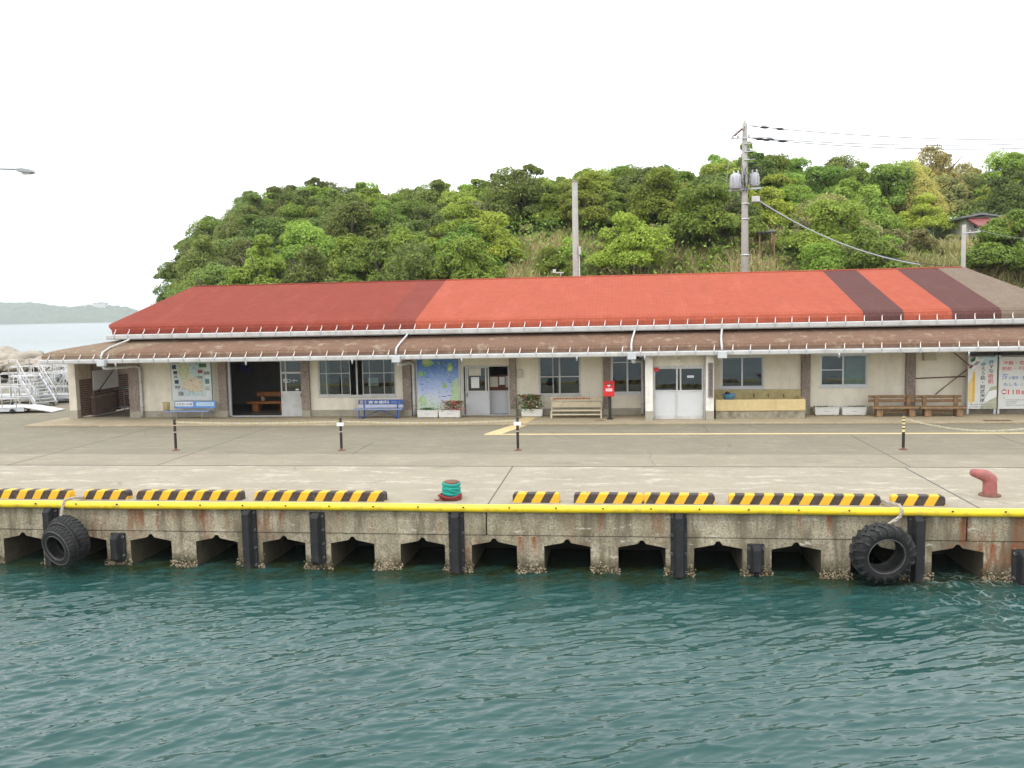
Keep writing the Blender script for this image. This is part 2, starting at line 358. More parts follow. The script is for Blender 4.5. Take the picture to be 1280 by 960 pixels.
# quay wall -------------------------------------------------------------
RUST = [(x_, a_, c_) for x_, a_, c_ in ((-2.10, -1.10, -.66), (-1.80, -1.05, -.66), (7.55, -1.1, -.70), (7.92, -1.05, -.70), (-3.85, -.75, -.35), (-.36, -.62, -.10), (3.75, -.6, -.12), (4.35, -.62, -.15))]
def quay_mat():
    m, N, L, B = nodes('quay_wall_concrete')
    t = N.new('ShaderNodeTexCoord').outputs['Object']
    t = N.new('ShaderNodeNewGeometry').outputs['Position']
    sx = N.new('ShaderNodeSeparateXYZ'); L.new(t, sx.inputs[0]); Z = sx.outputs['Z']
    n1 = noise(N, L, t, 1.3, 8, .7); n2 = noise(N, L, t, 24, 5, .75)
    col = mixc(N, L, ramp(N, L, n1, .35, .66), (.28, .24, .155), (.56, .49, .355))
    col = mixc(N, L, ramp(N, L, n2, .45, .60, (0, 0, 0), (.75,)*3), col, (.15, .12, .08))
    n3 = noise(N, L, t, 2.6, 6, .65, (1, 1, .16)); col = mixc(N, L, ramp(N, L, n3, .46, .62, (0, 0, 0), (.82,)*3), col, (.125, .10, .062))
    n4 = noise(N, L, t, 1.7, 7, .7, (1.3, 1, .22)); nn = noise(N, L, t, .35, 2, .5)
    ml = N.new('ShaderNodeMath'); ml.operation = 'MULTIPLY'; L.new(ramp(N, L, n4, .50, .60), ml.inputs[0]); L.new(ramp(N, L, nn, .44, .55), ml.inputs[1])
    col = mixc(N, L, ml.outputs[0], col, (.20, .075, .03))
    for rx_, z0_, z1_ in RUST:                                                  # rust runs below old anchor holes
        a_ = N.new('ShaderNodeMath'); a_.operation = 'SUBTRACT'; a_.inputs[1].default_value = rx_; L.new(sx.outputs['X'], a_.inputs[0])
        b_ = N.new('ShaderNodeMath'); b_.operation = 'ABSOLUTE'; L.new(a_.outputs[0], b_.inputs[0])
        c_ = N.new('ShaderNodeMapRange'); c_.inputs[1].default_value = .075; c_.inputs[2].default_value = .02; L.new(b_.outputs[0], c_.inputs[0])
        d_ = N.new('ShaderNodeMapRange'); d_.inputs[1].default_value = z0_; d_.inputs[2].default_value = z1_; L.new(Z, d_.inputs[0])
        e_ = N.new('ShaderNodeMath'); e_.operation = 'LESS_THAN'; e_.inputs[1].default_value = z1_+.02; L.new(Z, e_.inputs[0])
        p_ = N.new('ShaderNodeMath'); p_.operation = 'MULTIPLY'; L.new(c_.outputs[0], p_.inputs[0]); L.new(d_.outputs[0], p_.inputs[1])
        q_ = N.new('ShaderNodeMath'); q_.operation = 'MULTIPLY'; L.new(p_.outputs[0], q_.inputs[0]); L.new(e_.outputs[0], q_.inputs[1])
        w_ = N.new('ShaderNodeMath'); w_.operation = 'MULTIPLY'; L.new(q_.outputs[0], w_.inputs[0]); L.new(ramp(N, L, n4, .3, .55), w_.inputs[1])
        col = mixc(N, L, w_.outputs[0], col, (.24, .07, .02))                       # rust runs
    n5 = noise(N, L, t, 3.1, 7, .7, (.7, 1, 2.0)); col = mixc(N, L, ramp(N, L, n5, .60, .65, (0, 0, 0), (.75,)*3), col, (.58, .54, .46))   # lime
    n6 = noise(N, L, t, 6, 4, .6)
    mz = N.new('ShaderNodeMapRange'); mz.inputs[1].default_value = -1.02; mz.inputs[2].default_value = -1.32; L.new(Z, mz.inputs[0])
    mm = N.new('ShaderNodeMath'); mm.operation = 'MULTIPLY'; mm.use_clamp = True; L.new(mz.outputs[0], mm.inputs[0]); L.new(ramp(N, L, n6, .25, .5), mm.inputs[1])
    col = mixc(N, L, mm.outputs[0], col, (.045, .042, .018))                     # weed at the tide line
    L.new(col, B.inputs['Base Color']); B.inputs['Roughness'].default_value = .95; bump(N, L, B, n2, .5, .02); return m
quay_m = quay_mat()
X0, PER, OW = -10.62, 1.59, .50
lo, hi = -27, 23
xs = [X0 + PER*k for k in range(int((lo-X0)/PER)+1, int((hi-X0)/PER)+1)]
poly = [(lo, -2.2)]
for x in xs:
    poly += [(x-OW, -2.2), (x-OW, -.845), (x-.09, -.765), (x-.03, -.69), (x+.03, -.69), (x+.09, -.765), (x+OW, -.845), (x+OW, -2.2)]
poly += [(hi, -2.2), (hi, -.62), (lo, -.62)]
qw = thing('quay_wall', 'weathered concrete quay wall with dark openings above the green water', 'quay wall', (0, Y_EDGE, Z_SEA))
bm = bmesh.new()
vs = [bm.verts.new((p[0], Y_EDGE+.02, p[1])) for p in poly]; f = bm.faces.new(vs)
r = bmesh.ops.extrude_face_region(bm, geom=[f]); bmesh.ops.translate(bm, vec=(0, 1.9, 0), verts=[v for v in r['geom'] if isinstance(v, bmesh.types.BMVert)])
bmesh.ops.triangulate(bm, faces=[f for f in bm.faces if len(f.verts) > 4]); bmesh.ops.recalc_face_normals(bm, faces=bm.faces)
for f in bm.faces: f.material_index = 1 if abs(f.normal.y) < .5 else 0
me = bpy.data.meshes.new('pier_block'); bm.to_mesh(me); bm.free(); me.transform(Matrix.Translation((0, -Y_EDGE, -Z_SEA))); me.materials.append(quay_m); me.materials.append(mat('wet_concrete_with_shade', (.10, .082, .05), .85, .4, 4, (.03, .03, .015), .8, 2))  # inner faces of the openings: wet concrete, recess shade darkened into the colour
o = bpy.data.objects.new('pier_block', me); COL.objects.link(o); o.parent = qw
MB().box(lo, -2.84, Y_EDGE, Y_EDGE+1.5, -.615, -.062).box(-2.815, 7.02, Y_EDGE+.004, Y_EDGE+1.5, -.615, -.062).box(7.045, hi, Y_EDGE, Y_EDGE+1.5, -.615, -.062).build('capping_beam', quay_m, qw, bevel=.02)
MB().box(lo, hi, Y_EDGE+1.95, Y_EDGE+2.2, -2.2, -.07).build('rear_wall', mat('wet_rear_with_shade', (.03, .028, .02), .8, .4, 3), qw)  # near-black rear wall: the depth shade of the openings is in its colour
# oysters at the tide line (uncountable)
rs = random.Random(3); b = MB()
for i, x in enumerate(xs):
    xa, xb = x+OW, x+PER-OW
    if xb < -16.5 or xa > 9.5: continue
    for k in range(190):
        px_ = rs.uniform(xa-.04, xb+.04); pz = -1.47 + abs(rs.gauss(0, .11)); py_ = Y_EDGE+.02 - rs.uniform(0, .09)*(1 - min(1, (pz+1.45)/.3))
        s_ = rs.uniform(.011, .030); M_ = Matrix.Rotation(rs.uniform(0, 6), 3, 'X') @ Matrix.Rotation(rs.uniform(0, 6), 3, 'Z')
        b.add([Vector((px_, py_, pz)) + M_ @ Vector(v)*s_ for v in ((1, 0, 0), (-1, 0, .1), (0, 1, 0), (0, -1, .2), (0, 0, .7), (0, 0, -.6))],
              [(0, 2, 4), (2, 1, 4), (1, 3, 4), (3, 0, 4), (2, 0, 5), (1, 2, 5), (3, 1, 5), (0, 3, 5)], rs.choice((0, 0, 1, 2)))
    for k in range(26):                       # weed boulders just under the surface
        px_ = rs.uniform(xa-.1, xb+.1); s_ = rs.uniform(.05, .12)
        b.add([Vector((px_, Y_EDGE-rs.uniform(-.02, .10), -1.51)) + Vector(v)*s_ for v in ((1, 0, 0), (-1, 0, .1), (0, 1, 0), (0, -1, .2), (0, 0, .5), (0, 0, -.6))],
              [(0, 2, 4), (2, 1, 4), (1, 3, 4), (3, 0, 4), (2, 0, 5), (1, 2, 5), (3, 1, 5), (0, 3, 5)], 3)
tag(b.build('oysters', [mat('oyster_pale', (.36, .29, .19), .9, .3, 20), mat('oyster_tan', (.25, .19, .11), .9, .3, 20), mat('oyster_dark', (.12, .10, .06), .9, .3, 20), mat('wet_weed', (.05, .055, .02), .7, .4, 9)]),
    'crust of pale oyster shells along the tide line of the quay wall', 'oysters', kind='stuff')

# water -----------------------------------------------------------------
def water_mat():
    m, N, L, B = nodes('harbour_water')
    t = N.new('ShaderNodeTexCoord').outputs['Object']
    n1 = noise(N, L, t, .25, 4, .6)
    col = mixc(N, L, ramp(N, L, n1, .35, .7), (.015, .056, .051), (.023, .070, .064))
    sx = N.new('ShaderNodeSeparateXYZ'); L.new(t, sx.inputs[0])
    ny_ = noise(N, L, t, 1.6, 4, .6); sh = N.new('ShaderNodeMapRange'); sh.inputs[1].default_value = 16.5; sh.inputs[2].default_value = 17.6; L.new(sx.outputs['Y'], sh.inputs[0])
    sm = N.new('ShaderNodeMath'); sm.operation = 'MULTIPLY'; L.new(sh.outputs[0], sm.inputs[0]); L.new(ramp(N, L, ny_, .3, .6), sm.inputs[1])
    s2_ = N.new('ShaderNodeMath'); s2_.operation = 'LESS_THAN'; s2_.inputs[1].default_value = 20; L.new(sx.outputs['Y'], s2_.inputs[0])
    s3_ = N.new('ShaderNodeMath'); s3_.operation = 'MULTIPLY'; L.new(sm.outputs[0], s3_.inputs[0]); L.new(s2_.outputs[0], s3_.inputs[1])
    col = mixc(N, L, s3_.outputs[0], col, (.022, .030, .010))                     # weed on the footing seen through shallow water
    # churned foam by the right hand tyre
    dv = N.new('ShaderNodeVectorMath'); dv.operation = 'SUBTRACT'; dv.inputs[1].default_value = (7.3, 16.7, Z_SEA); L.new(t, dv.inputs[0])
    dl = N.new('ShaderNodeVectorMath'); dl.operation = 'LENGTH'; L.new(dv.outputs[0], dl.inputs[0])
    fo = N.new('ShaderNodeMapRange'); fo.inputs[1].default_value = .3; fo.inputs[2].default_value = 2.4; fo.inputs[3].default_value = 1; fo.inputs[4].default_value = 0; L.new(dl.outputs['Value'], fo.inputs[0])
    nd = N.new('ShaderNodeTexNoise'); nd.inputs['Scale'].default_value = 1.6; nd.inputs['Detail'].default_value = 3; L.new(t, nd.inputs['Vector'])
    wv = mixc(N, L, .35, t, nd.outputs['Color'])
    vo = N.new('ShaderNodeTexVoronoi'); vo.feature = 'DISTANCE_TO_EDGE'; vo.inputs['Scale'].default_value = 6; L.new(wv, vo.inputs['Vector'])
    fl = ramp(N, L, vo.outputs['Distance'], .02, .09, (1, 1, 1), (0, 0, 0))
    n7 = noise(N, L, t, 3, 4, .6)
    f1 = N.new('ShaderNodeMath'); f1.operation = 'MULTIPLY'; L.new(fl, f1.inputs[0]); L.new(fo.outputs[0], f1.inputs[1])
    f2 = N.new('ShaderNodeMath'); f2.operation = 'MULTIPLY'; L.new(f1.outputs[0], f2.inputs[0]); L.new(ramp(N, L, n7, .42, .62), f2.inputs[1])
    f3 = N.new('ShaderNodeMath'); f3.operation = 'MULTIPLY'; f3.inputs[1].default_value = .45; L.new(f2.outputs[0], f3.inputs[0])
    col = mixc(N, L, f3.outputs[0], col, (.45, .55, .53))
    L.new(col, B.inputs['Base Color'])
    rf = N.new('ShaderNodeMapRange'); rf.inputs[1].default_value = 25; rf.inputs[2].default_value = 220; rf.inputs[3].default_value = .03; rf.inputs[4].default_value = .22; L.new(sx.outputs['Y'], rf.inputs[0])   # waves too small to see
    rr = N.new('ShaderNodeMath'); rr.operation = 'MULTIPLY_ADD'; rr.inputs[1].default_value = .5; L.new(f2.outputs[0], rr.inputs[0]); L.new(rf.outputs[0], rr.inputs[2]); L.new(rr.outputs[0], B.inputs['Roughness'])
    B.inputs['IOR'].default_value = 1.333
    nb = noise(N, L, t, 6.0, 3, .5, (1, 1.5, 1)); bump(N, L, B, nb, .10, .05)
    return m
WAVE = .0068
def axis(a, b, st, far0, far1, g=1.22):
    c = list(np.arange(a, b, st)); l = []; s_ = st; x = a
    while x > far0: s_ *= g; x -= s_; l.append(x)
    h = []; s_ = st; x = c[-1]
    while x < far1: s_ *= g; x += s_; h.append(x)
    return np.array(l[::-1] + c + h)
ax, ay = axis(-16.5, 13.0, .034, -9000, 9000), axis(7.6, 17.9, .027, -3000, 12000)
GX, GY = np.meshgrid(ax, ay)
rng = np.random.default_rng(5); H_ = np.zeros_like(GX)
def warp(k, sc):
    o = np.zeros_like(GX)
    for _ in range(6):
        a_ = rng.random()*6.28; f_ = sc*rng.uniform(.5, 1.6); o += np.sin((GX*math.cos(a_)+GY*math.sin(a_))*f_+rng.random()*6.28)
    return o*k/2.4
for i in range(52):                                  # short crested ripples with sharpened crests
    lam = .22*(4.8)**(rng.random()**1.1)            # .22 .. 1.05 m
    th = rad(-70) + rng.normal(0, .42); k_ = 2*math.pi/lam
    ph = k_*(GX*math.cos(th) + GY*math.sin(th)) + warp(1.6, .8) + rng.random()*6.28
    env = .55 + .45*np.tanh(warp(1.5, .6))
    r_ = 1.35*(1-np.abs(np.sin(ph/2)))**3.2 if i % 3 else .35*np.sin(ph)
    H_ += WAVE*(lam/.5)**.95*env*r_
for i in range(10):
    lam = rng.uniform(1.3, 3.2); th = rad(-65) + rng.normal(0, .5); k_ = 2*math.pi/lam
    H_ += WAVE*.8*np.sin(k_*(GX*math.cos(th)+GY*math.sin(th)) + rng.random()*6.28)
gust = 1
sx_, sy_ = np.gradient(ax), np.gradient(ay)
fade = np.clip(1.6 - np.maximum(sx_[None, :], sy_[:, None])/.12, 0, 1)
H_ *= gust*fade
nx, ny = len(ax), len(ay)
V = np.stack([GX, GY, H_ + Z_SEA], -1).reshape(-1, 3)
idx = np.arange(nx*ny).reshape(ny, nx)
Q = np.stack([idx[:-1, :-1], idx[:-1, 1:], idx[1:, 1:], idx[1:, :-1]], -1).reshape(-1, 4)
def np_mesh(name, V, Q, mats, smooth=True, k=4):
    me = bpy.data.meshes.new(name); me.vertices.add(len(V)); me.vertices.foreach_set('co', V.astype(np.float32).ravel())
    me.loops.add(len(Q)*k); me.loops.foreach_set('vertex_index', Q.astype(np.int32).ravel())
    me.polygons.add(len(Q)); me.polygons.foreach_set('loop_start', np.arange(0, len(Q)*k, k, dtype=np.int32))
    me.polygons.foreach_set('use_smooth', np.full(len(Q), smooth))
    for m in mats: me.materials.append(m)
    me.update(calc_edges=True); me.validate(); return me
me = np_mesh('water', V, Q, [water_mat()])
o = bpy.data.objects.new('water', me); COL.objects.link(o); o['kind'] = 'structure'

# ------------------------------------------------------------ ferry terminal
T = thing('ferry_terminal', 'long low ferry terminal with patched red shingle roof and cream walls', 'building', (0, Y_WALL, 0))
wx = lambda px, py=485: at(px, py, Y_WALL).x
wz = lambda px, py: at(px, py, Y_WALL).z
RY0, RY1, RZ1 = 32.5, 38.8, 5.75
XL0, XL1, XR0, XR1 = -20.92, -20.3, 16.35, 15.0
# main roof: rounded nose, straight slope, steep end faces
prof = [(32.50, 3.62), (32.49, 3.78), (32.56, 3.93), (32.72, 4.03), (32.95, 4.09), (RY1, RZ1)]
xl = lambda y: XL0 + (XL1-XL0)*(y-RY0)/(RY1-RY0) + (.32 if y < 32.53 else (.14 if y < 32.6 else (.04 if y < 32.8 else 0)))
xr = lambda y: XR0 + (XR1-XR0)*(y-RY0)/(RY1-RY0)
cuts = [None, -9.1, -7.82, 9.07, 10.5, 12.18, 13.87, None]
b = MB()
def densify(pr, n):
    out = []
    for (a, c), (a2, c2) in zip(pr[:-1], pr[1:]):
        k = n if a2-a > 1 else 1
        out += [(a+(a2-a)*i/k, c+(c2-c)*i/k) for i in range(k)]
    return out + [pr[-1]]
pr = densify(prof, 6)
back = [(2*RY1-y, z) for y, z in pr[::-1]][1:]
for (y, z), (y2, z2), fr in [(p, q, True) for p, q in zip(pr[:-1], pr[1:])] + [(p, q, False) for p, q in zip([pr[-1]]+back[:-1], back)]:
    fold = (lambda v: v) if fr else (lambda v: 2*RY1-v)
    for ci in range(len(cuts)-1):
        e = lambda c, yy, last: (xl(fold(yy)) if (c is None and not last) else (xr(fold(yy)) if c is None else c))
        nseg = 10 if ci in (0, 2) else 2
        for s_ in range(nseg):
            def X(yy, t): a0 = e(cuts[ci], yy, False); a1 = e(cuts[ci+1], yy, True); return a0+(a1-a0)*t
            t0, t1 = s_/nseg, (s_+1)/nseg
            b.add([(X(y, t0), y, z), (X(y, t1), y, z), (X(y2, t1), y2, z2), (X(y2, t0), y2, z2)], [(0, 1, 2, 3)], ci)
full = pr + back
b.add([(xl(y if y <= RY1 else 2*RY1-y), y, z) for y, z in full], [list(range(len(full)))], 0)
b.add([(xr(y if y <= RY1 else 2*RY1-y), y, z) for y, z in full], [list(range(len(full)))], 6)
b.build('upper_roof', [sh_dark, sh_dark2, sh_red, sh_brown, sh_red, sh_brown, sh_tan], T)
MB().tube([(XL1+.1, RY1, RZ1+.0), (-7.8, RY1, RZ1)], .045, 6, 0).tube([(-7.8, RY1, RZ1), (XR1-.1, RY1, RZ1)], .045, 6, 1).build('ridge_cap', [sh_dark2, sh_red], T)
b = MB(); b.box(XL0+.3, XR0-.2, 32.62, 44.9, 3.40, 3.60); b.build('upper_fascia', soffit_m, T)
b = MB(); b.box(XL0+1.2, XR0-.6, 33.45, 44.0, 2.75, 3.42); b.build('clerestory_wall', mat('dark_boarding', (.20, .17, .14), .9, .15, 4), T)  # boarding in an even dark brown
# lower roof, mitred round the left end
EX, EY = -22.95, 31.30
XE = 22.0
lp = [(0, 2.70), (.0, 2.82), (.07, 2.93), (.2, 3.01), (.42, 3.08), (1.3, 3.32), (2.3, 3.56)]
b = MB()
for (d, z), (d2, z2) in zip(lp[:-1], lp[1:]):
    n = 14
    for s_ in range(n):
        t0, t1 = s_/n, (s_+1)/n
        fx = lambda dd, t: (EX+1.55*dd) + (XE-(EX+1.55*dd))*t
        b.add([(fx(d, t0), EY+d, z), (fx(d, t1), EY+d, z), (fx(d2, t1), EY+d2, z2), (fx(d2, t0), EY+d2, z2)], [(0, 1, 2, 3)], 1 if s_ == 0 else 0)
    b.add([(EX+1.55*d, EY+d, z), (EX+1.55*d, 37.4, z), (EX+1.55*d2, 37.4, z2), (EX+1.55*d2, EY+d2, z2)], [(0, 1, 2, 3)], 1)  # ends short of the back wall: unseen sky gap added to light the bay
b.build('lower_roof', [sh_low, sh_low_l], T)
b = MB(); b.box(EX+.12, XE, EY+.08, Y_WALL+.4, 2.56, 2.66); b.box(EX+.12, EX+3.2, Y_WALL+.4, 37.3, 2.56, 2.66); b.build('soffit', soffit_m, T)  # bay soffit stops there too, keeping the added sky gap open
MB().box(EX+.02, XE, EY+.02, EY+.08, 2.52, 2.69).build('eave_board', mat('eave_board_white', (.50, .48, .44), .8, .1, 3, (.3, .27, .22), .4, 2), T)
def gutter(x0, x1, y, z, h, d, sp, seed):
    g = MB(); g.prism([(y, z+h), (y-d, z+h), (y-d-.015, z+h-.03), (y-d, z+.03), (y-d+.03, z), (y, z)], x0, x1, 'x')
    o = g.build('gutter', white_metal, T)
    m = MB(); m.box(-.016, .016, -d-.027, -d-.012, 0, h+.01, 1).bar((0, -d-.018, h), (0.03, -d+.10, h+.17), .03, .02, 0).bar((.03, -d+.10, h+.17), (.035, -d+.07, h+.21), .03, .02, 0)
    p = m.build('bracket', [mat('pinkish_white_bracket', (.68, .58, .54), .5, .08, 4), grey_metal], None, world=False)
    r = random.Random(seed); x = x0+.35; first = True
    while x < x1-.1:
        q = p if first else p.copy()
        if not first: COL.objects.link(q)
        q.parent = o; q.location = (x, y-offs(o).y, z)
        first = False; x += sp + r.uniform(-.04, .04)
    bx = MB(); x = x0 + 2.2
    return o
up_g = gutter(XL0+.15, XR0+.5, 32.47, 3.42, .20, .13, .63, 1)
lo_g = gutter(EX, 16.6, EY, 2.50, .17, .12, .635, 2)
b = MB()
for px in (144, 307, 440, 577, 721, 806, 1049, 1211): 
    x = at(px, 446, 31.2).x; b.tube([(x, EY-.10, 2.53), (x, EY-.10, 2.36)], .035, 8)
b.build('gutter_outlet', grey_metal, T)
# downpipes from the upper gutter over the lower roof, then back under the eave to the wall
def pipe(name, pts, r=.038): return MB().tube(pts, r, 8).build(name, white_metal, T)
for px, pxw in ((143, 178), (503, 518), (790, 803), (900, 893)):
    x = at(px, 425, 32).x; xw = wx(pxw) if pxw else None
    xk = x+.16 if px != 900 else x+.05
    pipe('downpipe', [(x+.45 if px == 143 else x+.12, 32.38, 3.46), (x+.4 if px == 143 else x+.1, 32.30, 3.38), (x, 31.65, 3.12), (x-.04, EY-.07, 2.95), (x-.04, EY-.20, 2.80), (x-.04, EY-.20, 2.64)])
    MB().box(x-.19, x+.13, EY-.30, EY-.12, 2.40, 2.66).build('rain_head', alu, T, bevel=.015)
    if px == 900: continue
    dy = Y_WALL-.12
    pipe('downpipe', [(x, EY-.2, 2.40), (x+.02, EY-.12, 2.30), (xw-.12, dy-.1, 2.26), (xw, dy, 2.18), (xw, dy, .55), (xw, dy-.02, Z_AP+.02)], .06)
    b = MB()
    for z in (1.55, .5): b.tube([(xw, dy, z), (xw, dy, z+.05)], .075, 8)
    b.build('pipe_clip', grey_metal, T)

# walls, bay by bay, with openings
ZT = 2.56
def bay(px0, px1, op=None):
    x0, x1 = wx(px0), wx(px1); b = MB(); y0, y1 = Y_WALL, Y_WALL+.15
    if op is None: b.box(x0, x1, y0, y1, Z_AP-.02, ZT)
    else:
        a, c, z0, z1 = op
        if a > x0+.02: b.box(x0, a, y0, y1, Z_AP-.02, ZT)
        if c < x1-.02: b.box(c, x1, y0, y1, Z_AP-.02, ZT)
        if z0 > Z_AP+.05: b.box(a, c, y0, y1, Z_AP-.02, z0)
        if z1 < ZT-.03: b.box(a, c, y0, y1, z1, ZT)
    b.build('wall', cream, T)
    pl = MB()
    segs = [(x0, x1)] if (op is None or op[2] > .3) else [(x0, op[0]), (op[1], x1)]
    for s0, s1 in segs:
        if s1-s0 > .05: pl.box(s0+.003, s1-.003, y0-.02, y0+.05, Z_AP-.02, .34)
    if pl.v: pl.build('plinth', plinth_m, T)
def opening(px0, py0, px1, py1):
    x0, x1, z0, z1 = rect(px0, py0, px1, py1, Y_WALL); return x0, x1, z0, z1
W1 = opening(397, 447, 495, 495); W1 = (W1[0], W1[1], W1[2], 2.46)
W2 = opening(673, 446, 726, 494); W2 = (W2[0], W2[1], W2[2], 2.46)
W3 = (wx(764), wx(805), wz(783, 492), 2.46)
W4 = opening(901, 446, 955, 485); W4 = (W4[0], W4[1], W4[2], wz(930, 445))
W5 = opening(1025, 443, 1085, 483); W5 = (W5[0], W5[1], W5[2], wz(1055, 442.5))
D1 = (wx(285), wx(378), Z_AP, ZT)
D2 = (wx(578), wx(637), Z_AP, wz(607, 456.5))
bay(176, 269); bay(285, 378, D1); bay(388, 505, W1); bay(515, 577); bay(577, 637, D2); bay(645, 755, W2); bay(763, 809, W3)
bay(892, 1002, W4); bay(1012, 1132, W5); bay(1143, 1420)
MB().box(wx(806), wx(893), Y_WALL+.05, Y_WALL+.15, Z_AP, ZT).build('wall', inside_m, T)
def pillar(px0, px1, base=.34, proud=.14):
    x0, x1 = wx(px0), wx(px1)
    MB().box(x0, x1, Y_WALL-proud, Y_WALL+.16, base, ZT).build('pillar', pebble, T, bevel=.012)
    MB().box(x0-.004, x1+.004, Y_WALL-proud-.004, Y_WALL+.16, Z_AP-.02, base).build('pillar_base', plinth_m, T, bevel=.012)
for a, c in ((163, 176), (275, 285), (378, 388), (504.5, 515), (637.5, 645.5), (754, 763), (1001, 1012), (1131, 1143)): pillar(a, c)
MB().box(wx(268.5), wx(274.8), Y_WALL-.1, Y_WALL+.1, Z_AP-.02, ZT).build('pillar', mat('pale_pillar', (.38, .34, .26), .9, .1, 4), T, bevel=.012)

# interior: floor, back wall, ceiling, partitions
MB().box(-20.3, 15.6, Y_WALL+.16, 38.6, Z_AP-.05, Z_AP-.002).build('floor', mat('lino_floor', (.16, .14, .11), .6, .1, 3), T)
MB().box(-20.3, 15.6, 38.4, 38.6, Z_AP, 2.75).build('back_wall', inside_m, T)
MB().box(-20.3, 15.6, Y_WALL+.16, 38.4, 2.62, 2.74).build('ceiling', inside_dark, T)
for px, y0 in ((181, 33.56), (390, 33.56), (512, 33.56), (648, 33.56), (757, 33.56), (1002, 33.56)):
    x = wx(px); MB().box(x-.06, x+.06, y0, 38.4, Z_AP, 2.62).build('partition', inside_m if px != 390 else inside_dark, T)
MB().box(wx(1420), wx(1420)+.2, Y_WALL, 44, Z_AP, ZT+.3).build('end_wall', cream, T)
MB().box(-22, wx(1420), 43.9, 44.1, Z_AP, ZT+.9).build('rear_wall', cream, T)

def window(op, nx, zmid=None, sash=(), fr=white_metal, depth=.05, screens=(), curtain=None, mull=None, gl=True, sill=True):
    x0, x1, z0, z1 = op; y = Y_WALL+depth; fw = .045
    b = MB()
    b.box(x0, x1, y-.03, y+.05, z1-fw, z1).box(x0, x1, y-.03, y+.05, z0, z0+fw).box(x0, x0+fw, y-.03, y+.05, z0+fw, z1-fw).box(x1-fw, x1, y-.03, y+.05, z0+fw, z1-fw)
    root = b.build('window', fr, T, bevel=.004)
    if sill:
        MB().box(x0-.03, x1+.03, Y_WALL-.05, y-.032, z0-.05, z0-.002).build('sill', fr, root)
    xi0, xi1, zi0, zi1 = x0+fw, x1-fw, z0+fw, z1-fw
    edges = [xi0] + [x0+(x1-x0)*t for t in nx] + [xi1]
    for k, (a, c) in enumerate(zip(edges[:-1], edges[1:])):
        if k in sash:                                    # open leaf: nothing here
            continue
        yy = y + (.028 if k % 2 else -.005); s = MB(); sw = .032
        s.box(a, c, yy-.012, yy+.012, zi1-sw, zi1).box(a, c, yy-.012, yy+.012, zi0, zi0+sw).box(a, a+sw, yy-.012, yy+.012, zi0+sw, zi1-sw).box(c-sw, c, yy-.012, yy+.012, zi0+sw, zi1-sw)
        if zmid and (zmid[0] is None or k in zmid[0]): s.box(a+sw, c-sw, yy-.012, yy+.012, zmid[1]-.018, zmid[1]+.018)
        if mull and k in mull:
            for t in mull[k]: xm = a+(c-a)*t; s.box(xm-.014, xm+.014, yy-.011, yy+.011, zi0+sw, zi1-sw)
        s.build('sash', fr, root, bevel=.003)
        MB().box(a+.01, c-.01, yy-.003, yy+.003, zi0+.01, zi1-.01).build('pane', glass, root)
    for (t0, t1) in screens:
        MB().box(x0+(x1-x0)*t0, x0+(x1-x0)*t1, y+.052, y+.058, zi0, zi1).build('screen', mesh_glass, root)
    if curtain:
        for t0, t1, cm in curtain:
            s = MB(); n = max(8, int((t1-t0)*(x1-x0)/.05)); pts = [(x0+(x1-x0)*(t0+(t1-t0)*i/n), y+.085+.018*math.sin(i*1.7)) for i in range(n+1)]
            pts2 = [(p, q+.012) for p, q in pts[::-1]]
            s.prism(pts+pts2, zi0-.05, zi1+.05, 'z'); s.build('curtain', cm, root)
    return root
zm = wz(450, 466.5)
wA = window(W1, (.415, .57), (None, zm), sash=(1,), mull={0: (.24, .72), 2: (.22, .66)}, curtain=((-.02, .14, curtain_dark), (.93, 1.02, curtain_dark)))
# a single white post of the open leaf and the notice behind the right leaf
x0, x1, z0, z1 = W1
MB().box(x0+(x1-x0)*.485, x0+(x1-x0)*.505, Y_WALL+.07, Y_WALL+.095, z0+.05, z1-.05).build('sash', white_metal, wA)
a = rect(460, 472, 473, 482.5, Y_WALL+.1); MB().box(a[0], a[1], Y_WALL+.09, Y_WALL+.094, a[2], a[3]).build('notice', ink_white, wA)
window(W2, (.5,), (None, wz(700, 471)), mull={0: (.67,)})
window(W3, (.5,), (None, wz(783, 453)), fr=alu)
window(W4, (.5,), fr=alu, screens=((.03, .97),))
window(W5, (.49,), ((0,), wz(1040, 462.5)), fr=alu, screens=((.03, .49),), curtain=((.48, 1.0, curtain_m),))

# text as flat mesh lettering facing the sea
def text(body, x0, x1, z0, z1, Y, m, parent, name='lettering', bold=0.0, fit=True, col=False):
    cu = bpy.data.curves.new('lettering_curve', 'FONT'); cu.body = body; cu.size = 1; cu.resolution_u = 2; cu.offset = bold; cu.align_x = 'CENTER' if col else 'LEFT'
    if col: cu.space_line = 1.0
    o = bpy.data.objects.new('lettering_source', cu); COL.objects.link(o)
    dg = bpy.context.evaluated_depsgraph_get(); me = bpy.data.meshes.new_from_object(o.evaluated_get(dg))
    bpy.data.objects.remove(o); bpy.data.curves.remove(cu)
    n = len(me.vertices); co = np.zeros(n*3, np.float32); me.vertices.foreach_get('co', co); co = co.reshape(-1, 3)
    lo_, hi_ = co.min(0), co.max(0); sx = (x1-x0)/max(1e-6, hi_[0]-lo_[0]); sz = (z1-z0)/max(1e-6, hi_[1]-lo_[1])
    out = np.zeros_like(co); out[:, 0] = x0 + (co[:, 0]-lo_[0])*sx; out[:, 1] = Y; out[:, 2] = z0 + (co[:, 1]-lo_[1])*sz
    off = offs(parent); out -= np.array([off.x, off.y, off.z]); me.vertices.foreach_set('co', out.ravel()); me.materials.clear(); me.materials.append(m); me.update()
    t = bpy.data.objects.new(name, me); COL.objects.link(t); t.parent = parent; return t
